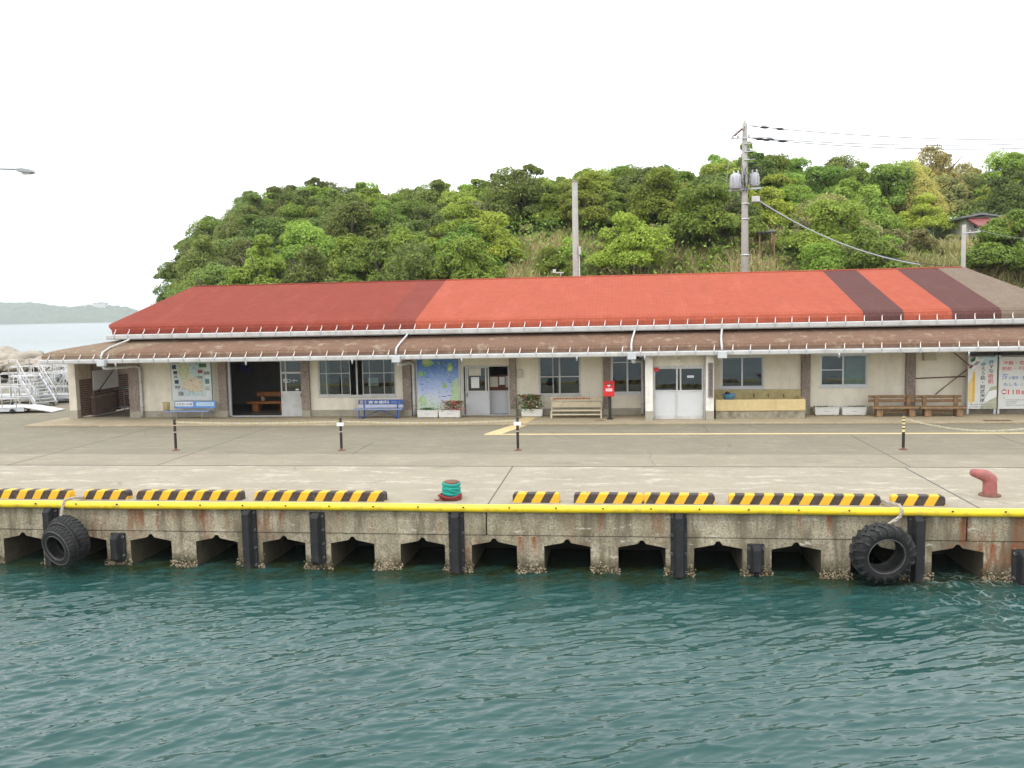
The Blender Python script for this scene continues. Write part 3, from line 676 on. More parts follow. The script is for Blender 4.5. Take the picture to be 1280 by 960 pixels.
def dashes(b, x0, x1, z, h, Y, r, mi=0, wmin=.02, wmax=.07, th=.003):
    x = x0
    while x < x1:
        w_ = r.uniform(wmin, wmax); b.box(x, min(x+w_, x1), Y-th, Y, z-h/2*r.uniform(.6, 1), z+h/2*r.uniform(.6, 1), mi); x += w_ + r.uniform(.012, .025)

def door(x0, x1, z0, z1, y, zsplit, fr=white_metal, panel=None, mulls=(), zbars=(), handle=None, name='door'):
    fw = .055; b = MB()
    b.box(x0, x0+fw, y-.02, y+.02, z0, z1).box(x1-fw, x1, y-.02, y+.02, z0, z1).box(x0+fw, x1-fw, y-.02, y+.02, z1-fw, z1).box(x0+fw, x1-fw, y-.02, y+.02, z0, z0+.09).box(x0+fw, x1-fw, y-.02, y+.02, zsplit-.05, zsplit+.03)
    for t in mulls: xm = x0+(x1-x0)*t; b.box(xm-.028, xm+.028, y-.018, y+.018, zsplit+.03, z1-fw)
    for z in zbars: b.box(x0+fw, x1-fw, y-.021, y+.021, z-.04, z+.04)
    o = b.build(name, fr, T, bevel=.004)
    MB().box(x0+fw-.01, x1-fw+.01, y-.008, y+.008, z0+.08, zsplit-.04).build('door_panel', panel or fr, o)
    MB().box(x0+fw-.01, x1-fw+.01, y-.003, y+.003, zsplit+.02, z1-fw+.01).build('pane', glass, o)
    if handle is not None:
        hx = x0+(x1-x0)*handle; MB().box(hx-.015, hx+.015, y-.045, y-.02, zsplit-.22, zsplit-.06).build('handle', black_paint, o, bevel=.004)
    return o
# waiting room: open doorway with one white sliding leaf
yd = Y_WALL+.06
MB().box(wx(284.5), wx(288), yd-.05, yd+.05, Z_AP, ZT).box(wx(284.5), wx(378), yd-.05, yd+.06, Z_AP, Z_AP+.035).build('door_frame', alu, T)
d = door(wx(350.5), wx(377.5), Z_AP+.036, 2.5, yd, wz(364, 490), mulls=(.24,), zbars=(wz(364, 466),), handle=.93, name='sliding_door')
MB().box(wx(350.5)+.02, wx(350.5)+.05, yd-.045, yd-.021, wz(364, 490)-.25, wz(364, 490)-.08).build('handle', grey_metal, d)
a = rect(354, 473.3, 372, 478.6, yd-.03); text('喫煙コーナー', a[0], a[1], a[2], a[3], yd-.024, ink_white, d, bold=.012)
a = rect(369.5, 486, 373.5, 488, yd-.03); MB().box(a[0], a[1], yd-.026, yd-.023, a[2], a[3]).build('sticker', ink_white, d)
a = rect(300, 455.5, 312, 466, 36.2)   # dim blue poster inside
MB().box(a[0], a[1], 36.18, 36.2, a[2], a[3]).build('inner_poster', mat('dim_blue_poster', (.05, .06, .22), .7, .1, 3), T)
# entrance doors (left leaf shut, right leaf open, counter with notices inside)
x0, x1, z0, z1 = D2; yd = Y_WALL+.05; fw = .06
MB().box(x0, x0+fw, yd-.06, yd+.06, z0, z1).box(x1-fw, x1, yd-.06, yd+.06, z0, z1).box(x0+fw, x1-fw, yd-.06, yd+.06, z1-fw, z1).box(x0+fw, x1-fw, yd-.05, yd+.06, z0, z0+.03).build('door_frame', white_metal, T, bevel=.005)
dl = door(wx(581.5), wx(611.5), Z_AP+.032, z1-fw-.004, yd, wz(597, 489.5), handle=.07, mulls=(.1, .86), panel=mat('grey_door_panel', (.50, .51, .53), .5, .04, 3), name='entrance_door')
for q, m_, nm in (((586, 460.5, 601, 469.5), paper, 'notice'), ((589, 471.5, 599, 485), ink_white, 'notice')):
    a = rect(*q, yd-.02); n_ = MB().box(a[0], a[1], yd-.022, yd-.018, a[2], a[3]).build(nm, m_, dl)
    bb = MB(); rr = random.Random(q[0]); k = 5
    for i in range(k): dashes(bb, a[0]+.03, a[1]-.04, a[2]+(a[3]-a[2])*(i+.6)/(k+.3), .018, yd-.0225, rr)
    bb.build('lettering', ink_grey, dl)
# inner hall wall seen through the open leaf
yi = 33.95
xa, xb = at(606, 490, yi).x, wx(648)-.07
MB().box(xa-.9, xb, yi, yi+.08, Z_AP, at(623, 488, yi).z).build('counter_panel', mat('pale_grey_counter', (.60, .61, .64), .6, .04, 2), T)
zc = at(623, 488, yi).z
MB().box(xa-.9, xb, yi-.03, yi+.3, zc+.001, zc+.05).build('counter_top', red_brown, T)
a = rect(611, 469.5, 637, 486, yi); nb = MB().box(a[0]-.3, xb, yi+.1, yi+.13, zc+.052, a[3]).build('notice_panel', red_brown, T)
for q, m_ in (((612.5, 471, 622.5, 483.5), paper), ((624, 471, 631, 481), ink_white), ((632, 470, 635, 484), paper)):
    a = rect(*q, yi+.1); MB().box(a[0], a[1], yi+.09, yi+.097, a[2], a[3]).build('notice', m_, nb)
# porch with white pillars and double aluminium doors
YP = 32.02
pz = 2.56
for (a_, c_) in ((806.5, 816), (882, 892)):
    xa, xb = at(a_, 490, 31.75).x, at(c_, 490, 31.75).x
    MB().box(xa, xb, 31.62, 31.95, .42, pz).build('porch_pillar', porch_white, T, bevel=.012)
    MB().box(xa-.004, xb+.004, 31.616, 31.954, Z_AP-.02, .419).build('pillar_base', plinth_m, T, bevel=.012)
    MB().box(xa+.05, xb-.05, 31.955, Y_WALL, Z_AP, pz).build('porch_side_wall', porch_white, T)
xa, xb = at(816, 490, 31.75).x, at(882, 490, 31.75).x
zt = at(849, 457, YP).z
MB().box(xa+.003, xb-.003, YP-.03, YP+.1, zt, pz).build('lintel', cream, T)
MB().box(xa, xb, YP-.05, YP+.09, zt-.06, zt-.002).box(xa, xa+.05, YP-.05, YP+.09, Z_AP, zt-.061).box(xb-.05, xb, YP-.05, YP+.09, Z_AP, zt-.061).box(xa+.05, xb-.05, YP-.06, YP+.09, Z_AP, Z_AP+.04).build('door_frame', white_metal, T, bevel=.005)
zs = at(849, 488.5, YP).z; xm = at(846, 490, YP).x
gp = mat('silver_door_panel', (.58, .59, .60), .45, .04, 3)
d1 = door(xa+.051, xm+.03, Z_AP+.041, zt-.062, YP+.025, zs, panel=gp, name='porch_door')
d2 = door(xm-.02, xb-.06, Z_AP+.041, zt-.062, YP-.02, zs, panel=gp, mulls=(.16,), name='porch_door')
a = rect(816.8, 457.8, 823.5, 464.5, YP); MB().box(a[0], a[1], YP-.012, YP-.009, a[2], a[3]).build('sticker', ink_red, d1)
a = rect(859, 469.3, 867.2, 472, YP); MB().box(a[0], a[1], YP-.03, YP-.0265, a[2], a[3]).build('sticker', ink_white, d2); text('事務所', a[0]+.02, a[1]-.02, a[2]+.015, a[3]-.015, YP-.033, ink_grey, d2)
MB().box(xa+.1, xm-.1, YP+.55, YP+.8, zs-.08, zs+.0).build('inner_shelf', ink_white, T)
lp_ = at(849, 450.5, 31.9); l = MB().lathe([(.001, -.07), (.05, -.06), (.075, -.025), (.075, 0), (.09, .005), (.09, .03), (.001, .03)], (0, 0, 0), 16, 0, Matrix.Rotation(rad(-90), 3, 'X')).build('porch_lamp', mat('opal_lamp_cover', (.75, .70, .62), .3, .03, 3), T, world=False)
l.location = (lp_.x, YP-.062-Y_WALL, lp_.z)
# carved name board on the right porch pillar
a = rect(885.3, 453.5, 891.3, 496.5, 31.6)
nb = thing('name_board', 'narrow dark vertical wooden name board on the right white porch pillar', 'sign', ((a[0]+a[1])/2, 31.6, a[2]))
MB().box(a[0], a[1], 31.575, 31.612, a[2], a[3]).build('board', mat('old_grey_board', (.20, .165, .15), .85, .2, 8), nb, bevel=.006)
text('大\n島\n漁\n業\n協\n同\n組\n合', a[0]+.035, a[1]-.035, a[2]+.06, a[3]-.06, 31.571, ink_dark, nb, col=True)
# grey meter box, small vent hood, rods on the wall
a = rect(646.5, 462, 653.5, 472, Y_WALL); MB().box(a[0], a[1], Y_WALL-.1, Y_WALL, a[2], a[3]).build('meter_box', mat('cream_box', (.50, .46, .38), .7, .06, 4), T, bevel=.01)
a = rect(1154, 440.5, 1168, 450, Y_WALL); MB().box(a[0], a[1], Y_WALL-.22, Y_WALL, a[2], a[3]).box(a[0]-.03, a[0]-.001, Y_WALL-.24, Y_WALL, a[2]-.02, a[3]).build('vent_hood', mat('cream_hood', (.48, .45, .33), .7, .06, 4), T, bevel=.01)
b = MB(); f_ = lambda px, py, Y=Y_WALL-.06: at(px, py, Y)
b.tube([f_(1144, 473), f_(1207, 470.5)], .022, 6).tube([f_(1190, 438.5, 33.0), f_(1212, 457, 33.0)], .022, 6).tube([f_(1169, 493), f_(1211, 460, 33.1)], .02, 6)
b.build('brace_rod', rust, T)
o = MB().tube([(0, 0, 0), (0, 0, .18)], .018, 6).box(-.32, .14, -.03, .03, .18, .23).box(-.36, -.22, -.05, .05, .2, .36).build('roof_sensor', white_metal, T, world=False)
g = at(701, 346, RY1); o.location = (g.x, RY1-Y_WALL, RZ1+.02)

# storage bay at the left end: louvred side wall seen from inside
SX = EX+.06
MB().box(SX-.16, SX+.18, 33.0, 33.25, .42, ZT).build('corner_post', mat('cream_post', (.60, .55, .45), .8, .1, 3, (.3, .25, .18), .4, 2), T, bevel=.01)
MB().box(SX-.165, SX+.185, 32.995, 33.255, Z_AP-.08, .419).build('pillar_base', plinth_m, T, bevel=.01)
MB().box(SX-.10, SX+.0, 33.256, 39.4, 1.69, ZT).build('side_wall', taupe, T)
b = MB()
for k in range(17):
    z = .12 + k*.098; b.bar((SX-.03, 33.256, z), (SX-.03, 39.4, z), .022, .068, up=(-.3, 0, 1))
b.build('louvres', brown_slat, T)
MB().box(SX-.14, SX-.101, 33.256, 39.4, Z_AP, 1.69).build('side_wall', inside_dark, T)  # dark sheet added behind the slats so their gaps read as shade
for y in (34.4, 36.3, 38.2): MB().box(SX-.01, SX+.06, y-.04, y+.04, Z_AP, ZT).build('stud', brown_slat, T)
b = MB()
for k in range(22): z = .12 + k*.098; b.bar((SX+.0, 39.25, z), (wx(178)-.13, 39.25, z), .022, .07, up=(0, -.3, 1))
MB().box(SX, wx(178)-.13, 39.32, 39.4, Z_AP, 2.28).build('back_wall', inside_dark, T)  # high enough to hide the added sky gap over the bay
b.build('louvres', brown_slat, T)
MB().box(wx(178)-.12, wx(178), Y_WALL+.17, 43.9, Z_AP, ZT+.9).build('partition', cream, T)
def side(px, py, X):            # photo pixel on a plane of constant X
    d_ = _ray(px, py); t_ = X/d_.x; return Vector((X, d_.y*t_, CAM_H+d_.z*t_))
p0, p1 = side(116, 476, SX+.08), side(147, 472, SX+.08)
wb = thing('whiteboard', 'white two-panel notice board hung on the slatted wall inside the left storage bay', 'notice board', (SX+.08, p0.y, 1.1))
z0, z1 = side(116, 488, SX+.08).z, side(116, 463.5, SX+.08).z; ym = (p0.y+p1.y)/2
MB().box(SX+.07, SX+.11, p0.y, ym-.01, z0, z1).box(SX+.07, SX+.11, ym+.01, p1.y, z0, z1).build('panel', board_white, wb, bevel=.005)
MB().box(SX+.062, SX+.069, p0.y-.02, p1.y+.02, z0-.02, z1+.02).build('frame', grey_metal, wb)
p0, p1 = side(118, 505, SX+.25), side(144, 500, SX+.25)
ck = thing('storage_chest', 'low dark brown chest under the white notice board in the storage bay', 'chest', (SX+.3, p0.y, Z_AP))
MB().box(SX+.08, SX+.28, p0.y, p1.y, Z_AP, .86).build('body', mat('dark_chest', (.16, .11, .085), .7, .2, 4), ck, bevel=.01)
MB().box(SX+.06, SX+.30, p0.y-.03, p1.y+.03, .862, .91).build('lid', brown_slat, ck, bevel=.008)
pr_ = thing('leaning_rod', 'thin dark rod leaning diagonally across the white notice board', 'rod', (SX+.3, 33.6, Z_AP))
MB().tube([side(123, 489, SX+.2), side(143, 461, SX+.2)], .022, 6).build('rod', black_paint, pr_)
g = ground(152, 512, Z_AP)
rk = thing('tube_rack', 'empty grey metal tube rack standing at the back of the storage bay', 'rack', g)
b = MB()
for sx_1 in (-.28, .28):
    for sy_1 in (-.2, .2): b.tube([(g.x+sx_1, g.y+sy_1, Z_AP), (g.x+sx_1, g.y+sy_1, 1.05)], .02, 6)
    b.tube([(g.x+sx_1, g.y-.2, 1.05), (g.x+sx_1, g.y+.2, 1.05)], .02, 6)
for sy_1 in (-.2, .2): b.tube([(g.x-.28, g.y+sy_1, 1.05), (g.x+.28, g.y+sy_1, 1.05)], .02, 6).tube([(g.x-.28, g.y+sy_1, .2), (g.x+.28, g.y+sy_1, .2)], .02, 6)
b.build('frame', grey_metal, rk)
MB().box(g.x-.27, g.x+.27, g.y-.18, g.y+.18, .19, .21).build('shelf', grey_metal, rk)
g = ground(161, 516, Z_AP)
ct = thing('hand_cart', 'red hand cart with black wheel half hidden behind the first brown pillar', 'hand cart', g)
MB().box(g.x-.08, g.x+.3, g.y+.3, g.y+.7, .36, .82).build('body', mat('crimson_paint', (.28, .02, .04), .5, .1, 4), ct, bevel=.02)
b = MB(); 
MB().tube([(g.x+.12+.24*math.cos(t), g.y+.25, Z_AP+.265+.24*math.sin(t)) for t in [i*math.pi/9 for i in range(18)]], .025, 6, closed=True).build('wheel', black_rubber, ct)
MB().tube([(g.x, g.y+.28, .8), (g.x-.1, g.y+.1, .95), (g.x-.12, g.y, .9)], .016, 6).tube([(g.x+.05, g.y+.28, .5), (g.x+.12, g.y+.26, .35)], .016, 6).build('handle', grey_metal, ct)
g = ground(98, 521, Z_AP)
o = thing('leaning_stick', 'reddish stick leaning on the louvres beside the corner post', 'stick', g)
MB().tube([(g.x, g.y, Z_AP), (g.x+.02, g.y+1.0, .62)], .022, 6).build('stick', mat('reddish_stick', (.22, .08, .05), .8, .2, 8), o)

# log bench inside the waiting room
g = ground(330, 514, Z_AP)
lb = thing('log_bench', 'orange varnished wooden bench inside the open waiting room doorway', 'bench', (g.x, g.y, Z_AP))
xa, xb = at(311, 500, g.y).x, at(352, 500, g.y).x+.5
MB().box(xa, xb, g.y-.25, g.y+.2, .43, .54).build('seat', wood_orange, lb, bevel=.02)
MB().box(xa+.25, xb, g.y+.3, g.y+.4, .70, .92).build('backrest', wood_orange, lb, bevel=.02)
for x in (xa+.35, xb-.4): MB().box(x-.14, x+.14, g.y-.15, g.y+.25, Z_AP, .429).build('leg', wood_orange, lb, bevel=.03)
for x in (xa+.5, xb-.4): MB().box(x-.05, x+.05, g.y+.205, g.y+.299, .3, .9).build('backrest_post', wood_orange, lb, bevel=.01)
o = thing('seat_tin', 'small pale round tin standing on the orange wooden bench', 'tin', (g.x-.3, g.y, .54))
MB().lathe([(.001, .541), (.085, .541), (.09, .56), (.09, .70), (.08, .72), (.001, .72)], (at(329, 500, g.y).x, g.y, 0), 14).build('body', mat('pale_tin', (.35, .30, .2), .5, .1, 4), o)
# ------------------------------------------------------------ map boards, benches, planters, mailbox, sink, signs
YB = Y_WALL - .075
def blob(b, cx, cz, rx, rz, Y, mi, r, n=18, jag=.25, th=.004):
    pts = []
    for i in range(n):
        t = 2*math.pi*i/n; k = 1 + r.uniform(-jag, jag)
        pts.append((cx+rx*k*math.cos(t), cz+rz*k*math.sin(t)))
    b.prism(pts, Y-th, Y, 'y', mi)
def bset(a): return lambda u, v: (a[0]+(a[1]-a[0])*u, a[2]+(a[3]-a[2])*v)
# pale town map
a = rect(214.5, 449, 263.5, 500.5, YB); U = bset(a)
mp = thing('town_map_board', 'pale illustrated town map board with photo frames above the light blue bench', 'map board', ((a[0]+a[1])/2, YB, a[2]))
MB().box(a[0], a[1], YB, YB+.07, a[2], a[3]+.06).build('panel', sign_face, mp)
MB().box(a[0]-.03, a[0]-.001, YB-.01, YB+.072, a[2], a[3]+.06).box(a[1]+.001, a[1]+.03, YB-.01, YB+.072, a[2], a[3]+.06).build('frame', mat('pale_teal_frame', (.30, .45, .48), .5, .08, 4), mp)
r = random.Random(4); b = MB()
x0, z0 = U(.13, .10); x1, z1 = U(.86, .98); b.box(x0, x1, YB-.002, YB, z0, z1, 0)
for u, v, ru, rv, m_ in ((.33, .72, .16, .22, 1), (.36, .55, .13, .16, 1), (.55, .42, .20, .16, 2), (.62, .30, .20, .12, 2), (.42, .36, .16, .12, 2), (.62, .75, .10, .14, 3), (.52, .16, .12, .05, 3)):
    c = U(u, v); blob(b, c[0], c[1], ru*(a[1]-a[0]), rv*(a[3]-a[2]), YB-.002-r.uniform(.001, .004), m_, r)
b.build('map_area', [mat('map_pale_mint', (.52, .62, .62), .7, .15, 9, bmp=0), ink_lime, ink_sand, ink_sky], mp)
b = MB()
for i in range(150):
    u, v = r.uniform(.15, .84), r.uniform(.12, .95); c = U(u, v); s_ = r.uniform(.008, .03); b.box(c[0], c[0]+s_*1.6, YB-.012, YB-.0085, c[1], c[1]+s_, r.choice((0, 0, 1, 2, 3, 4)))
for i in range(26):                                     # thin road lines
    u, v = r.uniform(.2, .75), r.uniform(.15, .9); c = U(u, v); c2 = (c[0]+r.uniform(-.25, .25), c[1]+r.uniform(-.2, .2)); b.bar((c[0], YB-.0095, c[1]), (c2[0], YB-.0095, c2[1]), .004, .012, r.choice((1, 4, 5)), up=(0, 0, 1))
b.build('map_mark', [ink_grey, ink_red, ink_dark, ink_green, ink_sand, ink_sky], mp)
b = MB()
for u, v, wu, hv, m_ in ((.03, .76, .10, .11, 0), (.06, .64, .09, .08, 0), (.07, .55, .08, .06, 1), (.08, .41, .10, .09, 0), (.08, .29, .12, .07, 1), (.16, .12, .12, .09, 1), (.52, .93, .16, .05, 2), (.72, .80, .18, .09, 3), (.68, .66, .12, .08, 2), (.83, .62, .15, .08, 1), (.86, .40, .10, .12, 4), (.86, .24, .11, .10, 5), (.02, .90, .20, .05, 1), (.66, .53, .13, .06, 1)):
    c, c2 = U(u, v), U(u+wu, v+hv); b.box(c[0], c2[0], YB-.013, YB-.0001, c[1], c2[1], m_)
P_ = lambda n, c: mat(n, c, .7, .6, 14, bmp=0)
b.build('photo_print', [P_('print_navy', (.05, .06, .10)), P_('print_grey', (.25, .26, .26)), P_('print_red', (.25, .07, .06)), P_('print_green', (.05, .14, .08)), P_('print_teal', (.14, .22, .22)), P_('print_pale', (.40, .46, .42))], mp)
# blue sea chart of islands
def sea_mat():
    m, N, L, B = nodes('island_chart_print'); t = N.new('ShaderNodeTexCoord').outputs['Generated']; sx = N.new('ShaderNodeSeparateXYZ'); L.new(t, sx.inputs[0])
    n = noise(N, L, t, 3, 3); ad = N.new('ShaderNodeMath'); ad.operation = 'MULTIPLY_ADD'; L.new(n, ad.inputs[0]); ad.inputs[1].default_value = .35; L.new(sx.outputs['Z'], ad.inputs[2])
    c = N.new('ShaderNodeValToRGB'); L.new(ad.outputs[0], c.inputs[0]); e = c.color_ramp.elements
    e[0].position = .10; e[0].color = (.55, .66, .52, 1); e[1].position = 1.1; e[1].color = (.08, .20, .52, 1)
    for p, q in ((.26, (.58, .72, .52)), (.42, (.64, .66, .78)), (.60, (.42, .52, .80)), (.85, (.17, .31, .66))): el = e.new(p); el.color = (*q, 1)
    L.new(c.outputs[0], B.inputs['Base Color']); B.inputs['Roughness'].default_value = .5; return m
a = rect(521.5, 447.5, 573.5, 513, YB); U = bset(a)
mp = thing('island_map_board', 'tall blue to green island chart board behind the two white planters', 'map board', ((a[0]+a[1])/2, YB, a[2]))
MB().box(a[0], a[1], YB, YB+.07, a[2], a[3]+.05).build('panel', sea_mat(), mp)
MB().box(a[0]-.035, a[0]-.001, YB-.012, YB+.072, a[2], a[3]+.05).box(a[1]+.001, a[1]+.06, YB-.012, YB+.072, a[2], a[3]+.05).build('frame', white_metal, mp)
b = MB(); r = random.Random(8)
for u, v, ru, rv, m_ in ((.26, .91, .14, .085, 0), (.24, .93, .08, .05, 1), (.79, .80, .07, .07, 0), (.80, .79, .045, .04, 1), (.80, .88, .04, .03, 0), (.09, .70, .05, .06, 0), (.20, .71, .03, .03, 0), (.67, .47, .06, .05, 0), (.54, .90, .02, .03, 0), (.92, .40, .09, .20, 2), (.12, .20, .10, .10, 2), (.9, .2, .1, .12, 2)):
    c = U(u, v); b = MB(); blob(b, c[0], c[1], ru*(a[1]-a[0]), rv*(a[3]-a[2]), YB-.0005-r.uniform(.001, .003), 0, r)
    b.build('island', (ink_green, ink_lime, mat('print_pale_lime', (.46, .62, .36), .7, .15, 6, bmp=0))[m_], mp)
b = MB()
for (u, v, u2, v2) in ((.48, .50, .28, .82), (.5, .5, .52, .88), (.5, .5, .76, .74), (.52, .5, .80, .70), (.47, .5, .12, .66), (.5, .5, .54, .2), (.5, .45, .66, .48)):
    c, c2 = U(u, v), U(u2, v2); b.bar((c[0], YB-.006, c[1]), (c2[0], YB-.006, c2[1]), .003, .006, 0)
for i in range(260):
    u, v = r.uniform(.05, .93), r.uniform(.08, .95); c = U(u, v); s_ = r.uniform(.008, .022); b.box(c[0], c[0]+s_*3, YB-.007, YB-.004, c[1], c[1]+s_, r.choice((0, 0, 1, 2, 1)))
for u, v in ((.72, .57), (.76, .53), (.2, .63), (.06, .5), (.60, .26), (.72, .28)): c = U(u, v); b.box(c[0], c[0]+.16, YB-.008, YB-.004, c[1], c[1]+.03, 2)
b.build('map_mark', [ink_sky, ink_grey, ink_blue], mp)

def ground_at(px, py): return ground(px, py, Z_AP)
# light blue bench in front of the town map
gy = 32.75; x0, x1 = at(208, 513, gy).x, at(270, 510, gy+.25).x
z_s = at(238, 513.5, gy).z
bn = thing('light_blue_bench', 'light blue plastic bench with white lettered panels below the town map', 'bench', ((x0+x1)/2, gy, Z_AP))
MB().box(x0, x1-.1, gy-.2, gy+.15, z_s-.03, z_s+.015).build('seat', blue_seat, bn, bevel=.012)
zb0, zb1 = at(240, 510.5, gy+.2).z, at(240, 501.5, gy+.2).z
MB().box(x0+.25, x1, gy+.2, gy+.24, zb0, zb1).build('backrest', light_blue, bn, bevel=.015)
a = rect(219, 502.3, 241, 508, gy+.19); p = MB().box(a[0], a[1], gy+.192, gy+.199, a[2], a[3]).build('name_panel', ink_white, bn)
text('ふれあいの湯', a[0]+.04, a[1]-.04, a[2]+.04, a[3]-.04, gy+.189, ink_dark, p)
a = rect(245.5, 503, 267, 507.5, gy+.19); p = MB().box(a[0], a[1], gy+.192, gy+.199, a[2], a[3]).build('name_panel', mat('pale_blue_panel', (.55, .68, .78), .5, .04, 3, bmp=0), bn)
text('てん ばるゆ', a[0]+.06, a[1]-.06, a[2]+.035, a[3]-.035, gy+.189, ink_blue, p)
for x in (x0+.35, x1-.35):
    MB().tube([(x-.1, gy-.15, Z_AP), (x-.07, gy-.12, z_s-.03), (x+.06, gy+.1, z_s-.03), (x+.1, gy+.17, Z_AP)], .018, 6).tube([(x+.02, gy+.1, z_s-.03), (x+.02, gy+.24, z_s+.1), (x+.02, gy+.26, zb1-.05)], .016, 6).build('leg', grey_metal, bn)
g = Vector((x0+.02, gy-.02, z_s+.016)); bkt = thing('pail', 'small yellowish round pail on the left end of the light blue bench', 'pail', g)
MB().lathe([(.001, .0), (.12, .0), (.145, .30), (.15, .32), (.13, .32), (.12, .05), (.001, .05)], (g.x, g.y, g.z), 16).build('body', mat('yellowed_plastic', (.50, .42, .22), .6, .12, 4), bkt)
MB().lathe([(.001, .325), (.155, .322), (.155, .34), (.08, .355), (.001, .36)], (g.x, g.y, g.z), 16).build('lid', mat('yellowed_plastic_lid', (.42, .35, .18), .6, .12, 4), bkt)
# dark blue advertising bench
gy = 32.6; x0, x1 = at(447.5, 500, gy+.2).x, at(504.5, 500, gy+.2).x
bn = thing('dark_blue_bench', 'dark blue lettered metal bench under the open four-pane window', 'bench', ((x0+x1)/2, gy, Z_AP))
zb0, zb1 = at(476, 505.3, gy+.2).z, at(476, 499.5, gy+.2).z; z_s = at(476, 511.5, gy-.1).z
MB().box(x0, x1, gy+.2, gy+.23, zb0, zb1).build('backrest', blue_bench, bn, bevel=.02)
MB().box(x0-.1, x1+.02, gy-.2, gy+.16, z_s-.025, z_s+.01).build('seat', blue_seat, bn, bevel=.01)
MB().box(x0+.02, x1-.02, gy+.195, gy+.22, z_s+.04, zb0-.03).build('back_slat', mat('pale_lilac_slat', (.50, .54, .72), .5, .1, 4), bn, bevel=.008)
a = rect(450, 500.5, 458, 504.8, gy+.195); MB().box(a[0], a[1], gy+.193, gy+.1985, a[2], a[3]).build('faded_panel', mat('faded_panel', (.32, .30, .34), .7, .2, 12), bn)
a = rect(460.5, 500.7, 486.5, 504.6, gy+.19); text('宮本歯科', a[0], a[1], a[2], a[3], gy+.194, ink_white, bn, bold=.012)
a = rect(489, 501.2, 500, 504, gy+.19); MB().box(a[0], a[1], gy+.193, gy+.1985, a[2], a[3]).build('faded_panel', mat('faded_blue_panel', (.12, .20, .46), .7, .3, 14), bn)
for x in (x0+.25, x1-.25):
    MB().bar((x, gy+.19, Z_AP), (x, gy+.19, zb1-.02), .05, .035).bar((x-.12 if x < (x0+x1)/2 else x+.12, gy-.15, Z_AP), (x-.12 if x < (x0+x1)/2 else x+.12, gy-.15, z_s-.03), .045, .035).bar((x, gy-.2, Z_AP+.025), (x, gy+.2, Z_AP+.025), .05, .04).build('leg', blue_bench, bn)
MB().bar((x0+.3, gy+.1, Z_AP+.06), ((x0+x1)/2, gy+.1, z_s-.05), .03, .03).bar((x1-.3, gy+.1, Z_AP+.06), ((x0+x1)/2, gy+.1, z_s-.05), .03, .03).build('brace', blue_bench, bn)
# cream painted wooden bench with peeling red lettering
gy = 32.55; x0, x1 = at(688.5, 510, gy).x, at(752.5, 510, gy).x
bn = thing('cream_bench', 'cream painted slatted bench with faded red lettering under the wide window', 'bench', ((x0+x1)/2, gy, Z_AP))
zb0, zb1 = at(720, 501.5, gy+.25).z, at(720, 496, gy+.25).z; zs_ = at(720, 513, gy-.1).z
bb = MB().box(x0, x1, gy+.25, gy+.28, zb0, zb1).build('backrest', cream_paint, bn, bevel=.008)
a = rect(692, 496.7, 738, 499.5, gy+.25); b = MB(); r = random.Random(2); dashes(b, a[0], a[1], (a[2]+a[3])/2, .075, gy+.2495, r, 0, .03, .12); b.build('faded_lettering', red_peel, bb)
b = MB()
for k in range(4): b.box(x0+.02, x1-.02, gy-.24+k*.115, gy-.14+k*.115, zs_-.02, zs_+.015)
b.build('seat', cream_paint, bn, bevel=.005)
MB().box(x0+.04, x1-.04, gy+.16, gy+.19, zs_+.1, zb0-.02).build('back_slat', cream_paint, bn, bevel=.005)
for x in (x0+.03, x1-.03):
    MB().box(x-.03, x+.03, gy-.24, gy-.18, Z_AP, zs_-.021).box(x-.03, x+.03, gy+.2, gy+.249, Z_AP, zb1-.03).box(x-.025, x+.025, gy-.18, gy+.2, zs_-.08, zs_-.021).build('leg', cream_paint, bn, bevel=.004)
MB().box(x0+.06, x1-.06, gy-.23, gy-.19, .2, .25).build('stretcher', cream_paint, bn, bevel=.004)
# two weathered log benches
def log_bench(px0, px1, lab):
    gy = 32.45; x0, x1 = at(px0, 505, gy).x, at(px1, 505, gy).x; zs_ = at((px0+px1)/2, 508.5, gy-.15).z; z1 = at((px0+px1)/2, 493.5, gy+.3).z
    bn = thing('weathered_bench', lab, 'bench', ((x0+x1)/2, gy, Z_AP), 'weathered brown wooden benches by the notice signs')
    MB().box(x0, x1, gy-.25, gy-.02, zs_-.07, zs_).box(x0, x1, gy+.0, gy+.2, zs_-.07, zs_-.004).build('seat', wood, bn, bevel=.015)
    h = (z1-zs_-.12)
    for k in range(2): MB().box(x0+.0, x1, gy+.30, gy+.36, zs_+.12+h*k*.55, zs_+.12+h*(k*.55+.40)).build('back_slat', wood, bn, bevel=.012)
    for x in (x0+.28, x1-.22):
        MB().box(x-.11, x+.11, gy-.18, gy+.18, Z_AP, zs_-.071).build('leg', wood, bn, bevel=.02)
        MB().box(x-.07, x+.07, gy+.21, gy+.295, Z_AP, z1-.04).build('backrest_post', wood, bn, bevel=.01)
    MB().box(x0+.4, x1-.35, gy+.02, gy+.08, .2, .3).build('stretcher', wood, bn, bevel=.01)
log_bench(1088.5, 1146.5, 'weathered brown wooden bench in front of the last brown pillar, nearer the two planters')
log_bench(1148.5, 1206, 'weathered brown wooden bench right beside the tall anti-smuggling sign')
